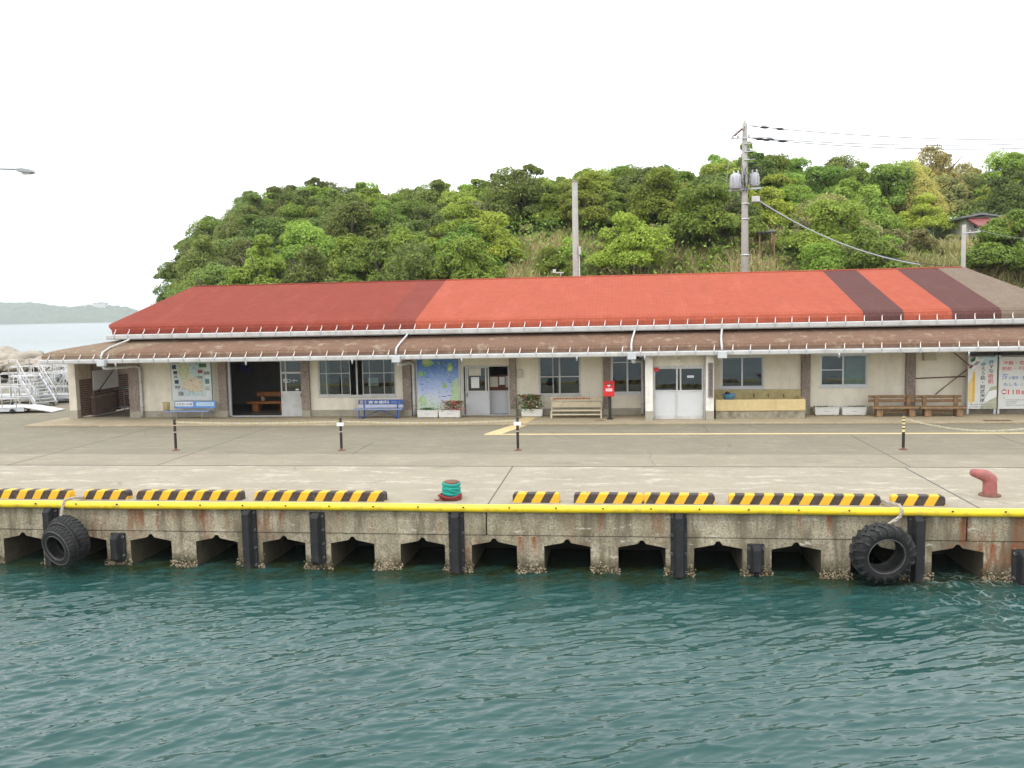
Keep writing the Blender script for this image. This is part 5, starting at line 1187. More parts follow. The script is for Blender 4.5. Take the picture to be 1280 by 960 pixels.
c1 = chain_post(220, 563, 'dark chain post below the light blue bench')
c2 = chain_post(427, 563, 'dark chain post below the dark blue bench', True)
c3 = chain_post(647.5, 563, 'dark chain post in front of the flower bush planter, with a white plate', True)
c4 = chain_post(1129, 562, 'chain post with speckled yellow top below the log benches', False, True)
def chain(p, q, sag, lab, n, mats_, r_=.016):
    t = thing('barrier_chain', lab, 'chain', p); b = MB(); P_2 = []
    for i in range(n+1):
        s_ = i/n; v = Vector(p).lerp(Vector(q), s_); v.z -= sag*4*s_*(1-s_); v.z = max(v.z, .03); P_2.append(v)
    for i in range(n):
        d_ = (P_2[i+1]-P_2[i]); L_ = d_.length; d_.normalize(); a_ = d_.cross(Vector((0, 1, 0) if i % 2 else (0, .7, .7))).normalized(); m_ = (P_2[i]+P_2[i+1])/2; hl = L_*.62; hw = .018
        b.tube([m_-d_*hl*.6+a_*0-d_*hl*.35, m_-d_*hl*.5+a_*hw, m_+d_*hl*.5+a_*hw, m_+d_*hl*.95, m_+d_*hl*.5-a_*hw, m_-d_*hl*.5-a_*hw], .007, 4, i//2 % 2, closed=True)
    b.build('links', mats_, t)
ch = [mat('pale_yellow_chain', (.70, .62, .28), .5, .1, 5), mat('white_chain', (.70, .67, .60), .5, .1, 5)]
chain(c1, c2, .05, 'pale plastic chain strung between the two leftmost dark posts', 70, ch)
chain(c2, c3, .06, 'pale plastic chain strung between the posts below the island chart and the entrance', 72, ch)
chain(c4, (13.3, 26.4, .75), .36, 'pale plastic chain sagging towards the road from the speckled post', 74, ch)

# ------------------------------------------------------------ boarding stairs and gangways on the left
def stairs(loc, rz, lab, W_=1.0, run=1.75, rise=1.5):
    t = thing('boarding_stairs', lab, 'boarding stairs', (0, 0, 0), 'white metal boarding stairs left of the terminal')
    n = 9; b = MB()
    for s_ in (0, W_): MB().bar((0, s_, .12), (run, s_, rise), .06, .24, up=(0, 0, 1)).build('stringer', alu, t)
    b = MB()
    for i in range(n): x = run*(i+.7)/n; z = .12+(rise-.12)*(i+.7)/n; b.box(x-.14, x+.14, .04, W_-.04, z-.015, z+.015)
    b.build('treads', white_metal, t)
    MB().box(run, run+1.0, -.03, W_+.03, rise-.06, rise).build('platform', white_metal, t)
    for s_ in (0, W_):
        b = MB(); b.tube([(-.02, s_, .15), (-.02, s_, .85), (run*.5, s_, .85+(rise-.12)*.5), (run, s_, rise+.8), (run+1.0, s_, rise+.8), (run+1.0, s_, rise)], .024, 6)
        b.tube([(0, s_, .5), (run, s_, rise+.42), (run+1, s_, rise+.42)], .018, 6)
        for k in range(1, 5): x = run*k/4; z = .12+(rise-.12)*k/4; b.tube([(x, s_, z), (x, s_, z+.74)], .02, 6)
        b.build('handrail', white_metal, t)
    for x, z in ((run, rise-.06), (run+.95, rise-.06)):
        for s_ in (0, W_): MB().box(x-.035, x+.035, s_-.035, s_+.035, 0.005, z).build('leg', alu, t)
    b = MB()
    for s_ in (0, W_): b.bar((run, s_, .2), (run+.95, s_, rise-.2), .04, .04).bar((run*.45, s_, .06), (run+.95, s_, .06), .05, .09)
    b.build('brace', alu, t)
    for x in (.35, run+.75):
        for s_ in (-.05, W_+.05): MB().lathe([(.001, -.03), (.09, -.03), (.1, 0), (.09, .03), (.001, .03)], (x, s_, .1), 14, 0, Matrix.Rotation(rad(90), 3, 'X')).build('wheel', black_rubber, t)
    t.location = loc; t.rotation_euler = (0, 0, rz); return t
g = ground(71, 507, 0)
stairs((g.x, g.y, 0), rad(150), 'white boarding stairs nearest the corner post, climbing to the left')
stairs((g.x+.9, g.y+2.4, 0), rad(155), 'white boarding stairs behind, partly hidden by the terminal corner')
stairs((g.x-3.6, g.y+2.6, 0), rad(18), 'white boarding stairs in the left background climbing to the right')
stairs((g.x-.3, g.y+4.9, 0), rad(172), 'white boarding stairs farthest back, just under the rocks')
def gangway(loc, rz, lab, L_=5, W_=1.2, zd=.35, ramp_=True, h=.95, nb=6):
    t = thing('gangway', lab, 'gangway', (0, 0, 0), 'white metal gangways parked left of the terminal')
    MB().box(0, L_, 0, W_, zd-.05, zd).build('deck', white_metal, t, bevel=.01)
    if ramp_:
        b = MB(); b.add([(L_+.01, .0, zd-.04), (L_+.01, W_, zd-.04), (L_+1.3, W_, .02), (L_+1.3, 0, .02), (L_+.01, .0, zd), (L_+.01, W_, zd), (L_+1.3, W_, .05), (L_+1.3, 0, .05)], [(0, 3, 2, 1), (4, 5, 6, 7), (0, 4, 7, 3), (1, 2, 6, 5), (2, 3, 7, 6), (0, 1, 5, 4)]); b.build('ramp', white_metal, t)
    for s_ in (.03, W_-.03):
        MB().bar((0, s_, zd-.13), (L_, s_, zd-.13), .05, .15).build('beam', alu, t); b = MB()
        b.tube([(.05, s_, zd), (.05, s_, zd+h-.12), (.18, s_, zd+h), (L_-.25, s_, zd+h), (L_-.08, s_, zd+h-.14), (L_-.08, s_, zd+.45), (L_-.2, s_, zd+.38), (.05, s_, zd+.38)], .026, 6)
        for k in range(nb): x = .05+(L_-.4)*k/(nb-1); b.tube([(x, s_, zd), (x, s_, zd+h)], .02, 6)
        for k in range(nb-1):
            if h > 1.0: xa = .05+(L_-.4)*k/(nb-1); xb = .05+(L_-.4)*(k+1)/(nb-1); b.tube([(xa, s_, zd), (xb, s_, zd+h)], .016, 5)
        b.build('handrail', white_metal, t)
    for x in (.5, L_-.5):
        MB().bar((x, -.05, .12), (x, W_+.05, .12), .06, .06).build('axle', grey_metal, t)
        for s_ in (-.09, W_+.09): MB().lathe([(.001, -.04), (.10, -.04), (.12, 0), (.10, .04), (.001, .04)], (x, s_, .12), 14, 0, Matrix.Rotation(rad(90), 3, 'X')).build('wheel', black_rubber, t)
    t.location = loc; t.rotation_euler = (0, 0, rz)
g = ground(54, 517, 0)
gangway((g.x-4.7, g.y-.35, 0), rad(7), 'low white gangway platform with a ramp nearest the water, left edge of the picture', 3.7, 1.15, .30)
gangway((g.x-6.2, g.y+4.2, 0), rad(4), 'long white gangway with tall lattice rails behind the low platform', 6.2, 1.1, .45, False, 1.1, 9)
gangway((g.x-7.5, g.y+7.5, 0), rad(-3), 'long white lattice gangway farthest back, below the tan rocks', 7.5, 1.1, .6, False, 1.15, 11)

# ------------------------------------------------------------ street lamp
lm = thing('street_lamp', 'grey street lamp arm reaching in from the left edge against the sky', 'street lamp', (-24.4, 28, 0))
MB().tube([(-24.4, 28, 0), (-24.4, 28, 8.8), (-24.2, 28, 9.45), (-23.6, 28, 9.68)], [.09, .07, .06, .05], 10).build('pole', grey_metal, lm)
p = at(24, 212.5, 28)
MB().tube([(-23.6, 28, 9.68), (-22.4, 28, 9.70), (p.x, 28, p.z+.02)], .035, 8).build('arm', grey_metal, lm)
o = MB().prism([(p.x-.05, p.z-.04), (p.x+.1, p.z-.10), (p.x+.50, p.z-.14), (p.x+.56, p.z-.10), (p.x+.48, p.z+.00), (p.x+.15, p.z+.06), (p.x-.05, p.z+.05)], 27.87, 28.13).build('lamp_head', mat('lamp_grey', (.33, .35, .35), .5, .08, 4), lm, bevel=.03)
MB().box(p.x+.12, p.x+.46, 27.91, 28.09, p.z-.16, p.z-.125).build('lens', mat('lamp_lens', (.5, .5, .48), .3, .05, 4), o)
MB().lathe([(.16, 0), (.16, .03), (.1, .1)], (-24.4, 28, 0), 12).build('base_plate', grey_metal, lm)
# ------------------------------------------------------------ hill behind
CP = [(-60, 2), (-53.8, 7.5), (-51, 11.2), (-48.3, 15.3), (-44.3, 17.5), (-41.3, 18.7), (-35.5, 19.0), (-22.3, 19.1), (-13.1, 19.0), (-6, 18.9), (2.8, 17.8), (7.1, 19.6), (15.6, 20.4), (23, 20.4), (30.4, 19.1), (33.6, 20.1), (42.2, 20.3), (70, 21)]
cpx, cpz = [p[0] for p in CP], [p[1] for p in CP]
def crest(X): return float(np.interp(X, cpx, cpz))
def sstep(a, b_, x): t = min(1, max(0, (x-a)/(b_-a))); return t*t*(3-2*t)
def hill(X, Y):
    Xc = X*95/Y if Y < 95 else X
    c = max(.3, crest(Xc) - 6.3 - 1.3*sstep(20, 32, Xc))
    e_ = sstep(-2, 6, X + 34.5 + (Y-60)*.56)
    s_ = min(1, max(0, (Y-56)/37))**.85
    zl = (c)*s_
    zr = float(np.interp(Y, [50, 56, 60, 64, 68, 73, 80, 93], [0, 2.6, 5.0, 7.0, 8.4, 9.7, 11.0, c]))
    z_h = float(np.interp(Y, [50, 60, 64, 68, 73, 80, 88, 95], [0, 4.0, 5.6, 6.7, 7.6, 8.4, 10.2, c])); m_h = sstep(13, 21, X); zr = zr*(1-m_h)+z_h*m_h
    m_ = sstep(-17, -9, X)
    back_ = sstep(150, 98, Y) if Y > 98 else 1
    n = .5*math.sin(X*.31+Y*.2) + .4*math.sin(X*.17-Y*.33+1)
    return -.3 + e_*(.25 + (zl*(1-m_)+zr*m_ + n*.5*min(1, s_*2))*(back_*.75+.25))
hx = np.arange(-62, 92, 1.6); hy = np.concatenate([np.arange(50, 104, 1.6), np.arange(104, 190, 5)])
V = np.array([[x, y, hill(x, y)] for y in hy for x in hx]); nx, ny = len(hx), len(hy)
idx = np.arange(nx*ny).reshape(ny, nx); Q = np.stack([idx[:-1, :-1], idx[:-1, 1:], idx[1:, 1:], idx[1:, :-1]], -1).reshape(-1, 4)
soil = mat('hill_soil', (.085, .080, .038), .95, .4, 1.2, (.13, .11, .06), .5, .3, .3)
o = bpy.data.objects.new('hill', np_mesh('hill', V, Q, [soil])); COL.objects.link(o); o['kind'] = 'structure'

def leaf_mat(name, ca, cb, trans=.38):
    m, N, L, B = nodes(name); at_ = N.new('ShaderNodeAttribute'); at_.attribute_name = 'leaf'; oi = N.new('ShaderNodeObjectInfo')
    col = mixc(N, L, at_.outputs['Fac'], ca, cb)
    hs = N.new('ShaderNodeHueSaturation'); L.new(col, hs.inputs['Color'])
    a_ = N.new('ShaderNodeMapRange'); a_.inputs[3].default_value = .72; a_.inputs[4].default_value = 1.28; L.new(oi.outputs['Random'], a_.inputs[0]); L.new(a_.outputs[0], hs.inputs['Value'])
    w_ = N.new('ShaderNodeMath'); w_.operation = 'MULTIPLY'; w_.inputs[1].default_value = 7.31; L.new(oi.outputs['Random'], w_.inputs[0]); f_2 = N.new('ShaderNodeMath'); f_2.operation = 'FRACT'; L.new(w_.outputs[0], f_2.inputs[0])
    h_ = N.new('ShaderNodeMapRange'); h_.inputs[3].default_value = .478; h_.inputs[4].default_value = .52; L.new(f_2.outputs[0], h_.inputs[0]); L.new(h_.outputs[0], hs.inputs['Hue'])
    B.inputs['Roughness'].default_value = .55; L.new(hs.outputs[0], B.inputs['Base Color']); B.inputs['Specular IOR Level'].default_value = .35
    tr = N.new('ShaderNodeBsdfTranslucent'); L.new(hs.outputs[0], tr.inputs[0]); mx = N.new('ShaderNodeMixShader'); mx.inputs[0].default_value = trans
    L.new(B.outputs[0], mx.inputs[1]); L.new(tr.outputs[0], mx.inputs[2]); L.new(mx.outputs[0], N['Material Output'].inputs[0]); return m
LM = {'dark': leaf_mat('evergreen_leaves', (.105, .155, .035), (.30, .37, .085)),
      'mid': leaf_mat('broadleaf_leaves', (.130, .215, .030), (.37, .47, .075)),
      'bright': leaf_mat('fresh_green_leaves', (.180, .280, .030), (.46, .55, .085)),
      'olive': leaf_mat('olive_leaves', (.20, .205, .070), (.42, .41, .15)),
      'bamboo': leaf_mat('yellow_bamboo_leaves', (.38, .34, .09), (.66, .58, .19)),
      'bare': leaf_mat('sparse_brown_leaves', (.16, .14, .10), (.30, .26, .18))}
def crown_mesh(seed, R, H_t, nl, per, ls, kind, sparse=False, flat=.62):
    g = np.random.default_rng(seed); P_1 = []; Nn = []; A = []
    for i in range(nl):
        th = g.random()*6.283; u = g.random()**.55; ph = g.random()
        rr = R*(.86+.22*math.sin(th*2+seed))*u; z = H_t*(.40 + .42*(1-u*u)*(.35+.65*ph) + .16*(ph-.5) - (.0 if u < .6 else .14*ph))
        if i == 0: rr = 0; z = H_t*.80
        c = np.array([rr*math.cos(th), rr*math.sin(th), z]); lr = R*g.uniform(.14, .40)
        d = g.normal(size=(per, 3)); d[:, 2] += .35; d /= np.linalg.norm(d, axis=1)[:, None]
        keep = d[:, 2] > -.55; d = d[keep]
        k = lr*(1 - .38*g.random(len(d))**2)*(1+.22*np.sin(d[:, 0]*5+i)*np.cos(d[:, 1]*4+i*2))
        p = c + d*k[:, None]*np.array([1, 1, flat]); P_1.append(p)
        n = d*.55 + np.array([0, 0, .55]) + g.normal(size=(len(d), 3))*.42; n /= np.linalg.norm(n, axis=1)[:, None]; Nn.append(n)
        A.append(np.clip(g.normal(.32 + .38*g.random(), .2, len(d)), 0, 1))
    P_1 = np.concatenate(P_1); Nn = np.concatenate(Nn); A = np.concatenate(A); n = len(P_1)
    t = np.cross(Nn, g.normal(size=(n, 3))); t /= np.linalg.norm(t, axis=1)[:, None]; bt = np.cross(Nn, t)
    s_ = ls*g.uniform(.6, 1.35, n)[:, None]
    V = np.stack([P_1-t*s_, P_1-bt*s_*.55+Nn*s_*.15, P_1+t*s_, P_1+bt*s_*.55+Nn*s_*.15], 1).reshape(-1, 3)
    me = np_mesh('crown', V, np.arange(n*4).reshape(n, 4), [LM[kind]], smooth=False)
    at_ = me.attributes.new('leaf', 'FLOAT', 'FACE')
    if len(at_.data) == n: at_.data.foreach_set('value', A.astype(np.float32))
    return me
def trunk_mesh(seed, R, H_t):
    r = random.Random(seed); b = MB(); lean = Vector((r.uniform(-.3, .3), r.uniform(-.3, .3), 0))
    b.tube([Vector((0, 0, -.5)), Vector((0, 0, H_t*.25))+lean*.4, Vector((0, 0, H_t*.5))+lean, Vector((0, 0, H_t*.75))+lean*1.2], [R*.07, R*.055, R*.04, R*.015], 7)
    for k in range(7):
        a_ = k*2.4+r.random(); z0 = H_t*r.uniform(.25, .5); L_ = R*r.uniform(.5, .8)
        b.tube([Vector((0, 0, z0))+lean*.7, Vector((math.cos(a_)*L_*.5, math.sin(a_)*L_*.5, z0+H_t*.14))+lean*.7, Vector((math.cos(a_)*L_, math.sin(a_)*L_, z0+H_t*.30))+lean*.7], [R*.035, R*.025, R*.008], 5)
    o = b.build('trunk', trunk_m, None, world=False); me = o.data; bpy.data.objects.remove(o); return me
SPEC = {}
for kind, nv, R, H_t, nl, per, ls in (('dark', 5, 2.7, 6.2, 46, 620, .088), ('mid', 5, 2.8, 6.2, 46, 620, .092), ('bright', 4, 2.6, 5.7, 40, 620, .088), ('olive', 3, 2.3, 4.6, 34, 560, .085), ('bamboo', 2, 2.7, 6.2, 46, 520, .085), ('bare', 2, 2.3, 5.8, 14, 110, .08)):
    SPEC[kind] = [(crown_mesh(hash_ + 11*i, R, H_t, nl, per, ls, kind, flat=.62 if kind != 'bamboo' else .95), trunk_mesh(hash_+i, R, H_t)) for i, hash_ in ((i, 100+17*len(SPEC)) for i in range(nv))]
shrub_me = [(crown_mesh(900+i, 1.25, 2.2, 14, 230, .085, k), trunk_mesh(900+i, 1.0, 2.0)) for i, k in enumerate(('olive', 'mid', 'olive', 'bright'))]
ADJ = {'dark': 'dark green evergreen tree', 'mid': 'mid green broadleaf tree', 'bright': 'fresh bright green broadleaf tree', 'olive': 'olive brownish green tree', 'bamboo': 'yellowish feathery bamboo clump', 'bare': 'thin half bare greyish tree'}
def where(px, py, top):
    h = 'at the sea end of the hill' if px < 300 else 'behind the dark red roof half' if px < 545 else 'left of the bare pole' if px < 720 else 'between the two tall poles' if px < 930 else 'right of the transformer pole' if px < 1110 else 'near the tiled house'
    return h + (', along the skyline' if top else ', low on the slope' if py > 300 else ', halfway up the slope')
rt = random.Random(12); n_tree = 0
def plant(kind, X, Y, sc, rz, label=None, cat='tree', name='tree', mesh=None, grp=None, zoff=0, sz=None):
    cme, tme = mesh or rt.choice(SPEC[kind]); z = hill(X, Y)+zoff
    t = bpy.data.objects.new(name, None); COL.objects.link(t); t.location = (X, Y, z); t.rotation_euler = (0, 0, rz); t.scale = (sc, sc, sc*(sz or rt.uniform(.9, 1.12)))
    for nm, me in (('trunk', tme), ('crown', cme)):
        o = bpy.data.objects.new(nm, me); COL.objects.link(o); o.parent = t
    tag(t, label, cat, grp); return t
HOUSE_Y = 80
def zone_kind(px, py):
    u = rt.random()
    if px < 330: return 'dark' if u < .75 else 'mid' if u < .92 else 'olive'
    if px < 560: return 'dark' if u < .36 else 'mid' if u < .78 else 'bright' if u < .9 else 'olive'
    if px < 930:
        if py > 300: return 'olive' if u < .55 else 'bright' if u < .8 else 'mid'
        return 'bright' if u < .55 else 'mid' if u < .88 else 'dark'
    if 1120 < px < 1215 and 195 < py < 268: return 'bamboo' if u < .8 else 'olive'
    if px < 1120: return 'mid' if u < .55 else 'bright' if u < .75 else 'olive' if u < .88 else 'dark'
    return 'mid' if u < .45 else 'dark' if u < .75 else 'bright' if u < .85 else 'olive'
Y = 58.0; row = 0
while Y < 104:
    step = 3.75 + (Y-58)*.012; X = -66 + (row % 2)*step/2
    while X < 80:
        x_, y_ = X + rt.uniform(-1.0, 1.0), Y + rt.uniform(-1.0, 1.0); X += step
        if x_ + 34.5 + (y_-60)*.56 < .3: continue
        z = hill(x_, y_); kx, ky = proj((x_, y_, z+5.2)); by_ = proj((x_, y_, z))[1]
        if not (-30 < kx < 1325): continue
        roof = 358-.027*(kx-240)
        if ky > roof+6: continue
        if 600 < kx < 960 and by_ > 317 and not (rt.random() < .06): continue       # grass slope
        if 960 <= kx < 1110 and by_ > 312 and not (rt.random() < .4): continue
        if 1110 <= kx < 1330 and by_ > 300 and not (y_ < 70 and rt.random() < .15): continue
        if 1135 < kx < 1268 and y_ < HOUSE_Y+5: continue
        if n_tree >= 285: continue
        k = zone_kind(kx, ky); top = Y > 88
        sc = rt.uniform(.92, 1.32)*(1.0 if k != 'bamboo' else 1.15)
        plant(k, x_, y_, sc, rt.uniform(0, 6.28), ADJ[k] + ' ' + where(kx, ky, top), grp='trees on the hill behind the terminal'); n_tree += 1
    Y += step*.86; row += 1
# single trees that stand out
def at_hill(px, py, Y): p = at(px, py, Y); return p
for (kind, px, Y, sc, lab) in (('bare', 392, 99, 1.35, 'thin half bare tree rising above the skyline left of the dark roof middle'),
        ('dark', 214, 97, .62, 'small green tree at the foot of the sea end of the hill'),
        ('olive', 207, 99, .5, 'tiny outermost tree at the foot of the sea end of the hill'),
        ('bare', 600, 70, 1.05, 'greyish half bare tree low behind the left end of the bright red roof'),
        ('bright', 692, 62, .62, 'small fresh yellow-green tree just left of the bare concrete pole'),
        ('dark', 728, 60, .5, 'small dark bush tree right behind the bare concrete pole foot'),
        ('dark', 1256, 62, .80, 'dark rounded tree at the right edge in front of the tiled house'),
        ('dark', 985, 62, .52, 'dark green bush tree just right of the transformer pole foot'),
        ('bamboo', 1258, 72, .62, 'yellow-green bushy clump right of the tiled house'),
        ('bright', 1150, 84, .95, 'bright rounded tree left of the tiled house'),
        ('mid', 1236, 76, .48, 'small green tree in front of the red lean-to of the tiled house'),
        ('olive', 1196, 77, .55, 'small olive tree at the left foot of the tiled house'),
        ('mid', 1060, 78, 1.35, 'wide spreading green tree right of the transformer pole, halfway up'),
        ('dark', 1262, 88, 1.3, 'big dark green tree above the tiled house at the right edge')):
    d_ = _ray(px, 330); X = d_.x/d_.y*Y
    plant(kind, X, Y, sc, rt.uniform(0, 6.28), lab, grp='trees on the hill behind the terminal', sz=1.0)
# shrubs on the grass slope
SH = 'low bush on the grassy slope'
for i in range(125):
    px = rt.uniform(560, 1300) if i < 85 else rt.uniform(930, 1300); Y = rt.uniform(61, 73); d_ = _ray(px, 330); X = d_.x/d_.y*Y
    kx, ky = proj((X, Y, hill(X, Y)+2))
    if ky > 352-.027*(kx-240): continue
    if 1160 < kx < 1262 and Y > 62: continue
    k = rt.randrange(4); side_ = 'left of the bare concrete pole' if kx < 720 else 'between the bare pole and the transformer pole' if kx < 930 else 'right of the transformer pole' if kx < 1110 else 'below the tiled house'
    plant(None, X, Y, rt.uniform(.8, 1.45), rt.uniform(0, 6.28), ('olive ', 'green ', 'olive ', 'bright green ')[k] + SH + ' ' + side_, 'bush', 'bush', shrub_me[k], 'bushes on the grassy slope', sz=rt.uniform(.8, 1.1))
# tall pale grass and reeds
g = np.random.default_rng(3); n = 52000; px = 560+g.random(n)*760; Yg_ = 58+g.random(n)**1.0*14
keep = (g.random(n) < np.where(px < 640, (px-540)/110, 1)) & (g.random(n) < np.where(px > 1000, .75, 1)); px, Yg_ = px[keep], Yg_[keep]; n = len(px)
dr = [_ray(x, 330) for x in px]; Xg = np.array([d_.x/d_.y for d_ in dr])*Yg_
Zg = np.array([hill(a_, c_) for a_, c_ in zip(Xg, Yg_)])
patch = np.sin(Xg*.55+Yg_*.3)*np.cos(Xg*.23-Yg_*.5)
hh = g.uniform(.9, 2.1, n)*(1+.25*patch); wd = g.uniform(.03, .07, n); an = g.random(n)*6.28; ln = g.normal(0, .28, (n, 2))*hh[:, None]
base = np.stack([Xg, Yg_, Zg-.1], 1); dx_ = np.stack([np.cos(an)*wd, np.sin(an)*wd, 0*wd], 1)
mid_ = base + np.stack([ln[:, 0]*.35, ln[:, 1]*.35, hh*.6], 1); tip = base + np.stack([ln[:, 0], ln[:, 1], hh], 1)
V = np.stack([base-dx_, base+dx_, mid_+dx_*.8, tip+dx_*.35, tip-dx_*.35, mid_-dx_*.8], 1).reshape(-1, 3)
i0 = np.arange(n)*6; Q = np.concatenate([np.stack([i0, i0+1, i0+2, i0+5], 1), np.stack([i0+5, i0+2, i0+3, i0+4], 1)])
me = np_mesh('tall_grass', V, Q, [leaf_mat('pale_dry_grass', (.17, .23, .05), (.54, .47, .23), .2)], False)
val = np.clip(.48+.35*patch+g.normal(0, .25, n), 0, 1); at_ = me.attributes.new('leaf', 'FLOAT', 'FACE'); at_.data.foreach_set('value', np.concatenate([val, val]).astype(np.float32))
o = bpy.data.objects.new('tall_grass', me); COL.objects.link(o); tag(o, 'tall pale dry grass and reeds covering the slope behind the roof', 'grass', kind='stuff')
# undergrowth mass between trunks
g = np.random.default_rng(8); n = 120000; Xu = g.uniform(-56, 70, n); Yu = g.uniform(57, 104, n)
ok_ = (Xu + 33 + (Yu-60)*.56 > .2); Xu, Yu = Xu[ok_], Yu[ok_]; n = len(Xu); Zu = np.array([hill(a_, c_) for a_, c_ in zip(Xu, Yu)]) + g.random(n)**1.3*np.where((Xu > 20) & (Xu < 38) & (Yu < 81), .7, 3.2)
nn_ = g.normal(size=(n, 3))+np.array([0, -.3, .8]); nn_ /= np.linalg.norm(nn_, axis=1)[:, None]; t_ = np.cross(nn_, g.normal(size=(n, 3))); t_ /= np.linalg.norm(t_, axis=1)[:, None]; b_ = np.cross(nn_, t_)
s_ = g.uniform(.08, .20, n)[:, None]; P_1 = np.stack([Xu, Yu, Zu], 1); V = np.stack([P_1-t_*s_, P_1-b_*s_*.6, P_1+t_*s_, P_1+b_*s_*.6], 1).reshape(-1, 3)
me = np_mesh('undergrowth', V, np.arange(n*4).reshape(n, 4), [LM['mid']], False); at_ = me.attributes.new('leaf', 'FLOAT', 'FACE'); at_.data.foreach_set('value', np.clip(g.normal(.42, .28, n), 0, 1).astype(np.float32))
o = bpy.data.objects.new('undergrowth', me); COL.objects.link(o); tag(o, 'dense green undergrowth covering the hillside between the trees', 'undergrowth', kind='stuff')

# houses on the hill
def house(px0, px1, pyb, pyt, Y, lab, roofm, dep=6, wall=house_wall):
    p0, p1 = at(px0, pyb, Y), at(px1, pyb, Y); zt_ = at((px0+px1)/2, pyt, Y).z; z0 = p0.z-3.0; x0, x1 = p0.x, p1.x; ze = p0.z+.5
    t = thing('hill_house', lab, 'house', ((x0+x1)/2, Y, z0))
    xm = (x0+x1)/2; b = MB(); b.prism([(x0+.3, z0), (x1-.3, z0), (x1-.3, ze), (xm, zt_-.15), (x0+.3, ze)], Y, Y+dep); b.build('wall', wall, t)
    b = MB(); b.prism([(x0-.25, ze-.25), (xm, zt_), (x1+.25, ze-.25), (x1+.25, ze-.1), (xm, zt_+.18), (x0-.25, ze-.1)][::-1], Y-.5, Y+dep+.5); b.build('roof', roofm, t)
    w_ = MB(); w_.box(xm-.55, xm+.55, Y-.03, Y+.05, ze-1.3, ze-.4); f = w_.build('window', alu, t); MB().box(xm-.48, xm+.48, Y-.04, Y-.031, ze-1.23, ze-.47).build('pane', glass, f)
    return t, x0, x1, z0, ze
t, x0, x1, z0, ze = house(1203, 1246, 277, 269, HOUSE_Y, 'house with a grey tiled gable roof and a red lean-to on the right slope', grey_tile)
b = MB(); b.prism([(HOUSE_Y-2.6, ze-1.25), (HOUSE_Y-.02, ze-.35), (HOUSE_Y-.02, ze-.2), (HOUSE_Y-2.6, ze-1.1)], x0+.3, x1-.8, 'x'); b.build('lean_to_roof', red_tin, t)
MB().box(x0+.5, x1-1.0, HOUSE_Y-2.4, HOUSE_Y-.03, z0, ze-1.22).build('lean_to', mat('dim_wall', (.30, .26, .22), .9, .15, 4), t)
house(1153, 1166, 286, 281, HOUSE_Y+3, 'small pale hut with grey roof left of the tiled house on the slope', grey_tile, 3)
p0 = at(958, 292, 62); sg = thing('shed_roof', 'small dark lean-to shed roof among bushes right of the transformer pole', 'shed', (p0.x, 62, p0.z-2))
MB().prism([(61, p0.z-.05), (63, p0.z+.25), (63, p0.z+.35), (61, p0.z+.05)], p0.x-.75, p0.x+.55, 'x').build('roof', black_paint, sg)
b = MB()
for xq in (-.6, .4):
    for yq in (61.2, 62.8): b.box(p0.x+xq-.04, p0.x+xq+.04, yq-.04, yq+.04, p0.z-3, p0.z-.02)
b.build('posts', wood, sg)

# ------------------------------------------------------------ poles and wires
g = at(720, 345, 47); zt_ = at(718, 227, 47).z
pb = thing('concrete_pole', 'bare tapering concrete pole rising behind the middle of the red roof', 'pole', (g.x, 47, 0))
MB().tube([(g.x, 47, 0), (g.x, 47, zt_)], [.21, .15], 14).build('shaft', pole_m, pb)
MB().lathe([(.15, 0), (.165, .0), (.165, .06), (.001, .07)], (g.x, 47, zt_-.02), 12).build('pole_cap', pole_m, pb)
o = MB().tube([(g.x+.2, 46.95, 0), (g.x+.2, 46.9, 7.3)], .025, 6).box(g.x+.16, g.x+.28, 46.82, 46.94, 7.3, 7.75).build('conduit', white_metal, pb)
PX, PY = 7.42, 50.0; ZT_ = at(931, 154, PY).z
tp = thing('utility_pole', 'tall utility pole with grey transformers and crossarms behind the red roof', 'utility pole', (PX, PY, 0))
MB().tube([(PX, PY, 0), (PX-.03, PY, ZT_*.55), (PX-.06, PY, ZT_)], [.25, .20, .13], 14).build('shaft', pole_m, tp)
def Z(py): return at(931, py, PY).z
b = MB(); b.bar((PX-.75, PY-.9, Z(173)), (PX+.05, PY+.1, Z(156)), .09, .09).build('crossarm', rust, tp)
MB().bar((PX-.85, PY-.15, Z(173)), (PX+1.5, PY-.1, Z(173)), .07, .07).build('crossarm', alu, tp)
MB().bar((PX-.1, PY-.1, Z(157.5)), (PX+1.3, PY-.05, Z(158.5)), .05, .05).build('crossarm', alu, tp)
for py in (180, 190, 200): MB().bar((PX-.1, PY-.16, Z(py)), (PX+.45, PY-.2, Z(py)), .05, .05).build('bracket', alu, tp)
ins = mat('white_insulator', (.6, .58, .55), .3, .05, 4)
def insul(x, y, z, k=1): return MB().lathe([(.001, 0), (.05, .0), (.075, .03), (.04, .06), (.075, .09), (.04, .12), (.06, .15), (.001, .17)], (x, y, z), 10, 0).build('insulator', ins, tp)
for x, y, z in ((PX-.75, PY-.15, Z(172.5)), (PX-.45, PY-.15, Z(172.5)), (PX+.15, PY-.15, Z(172.5)), (PX-.6, PY-.75, Z(170)), (PX-.2, PY-.3, Z(163)), (PX-.06, PY, ZT_)): insul(x, y, z)
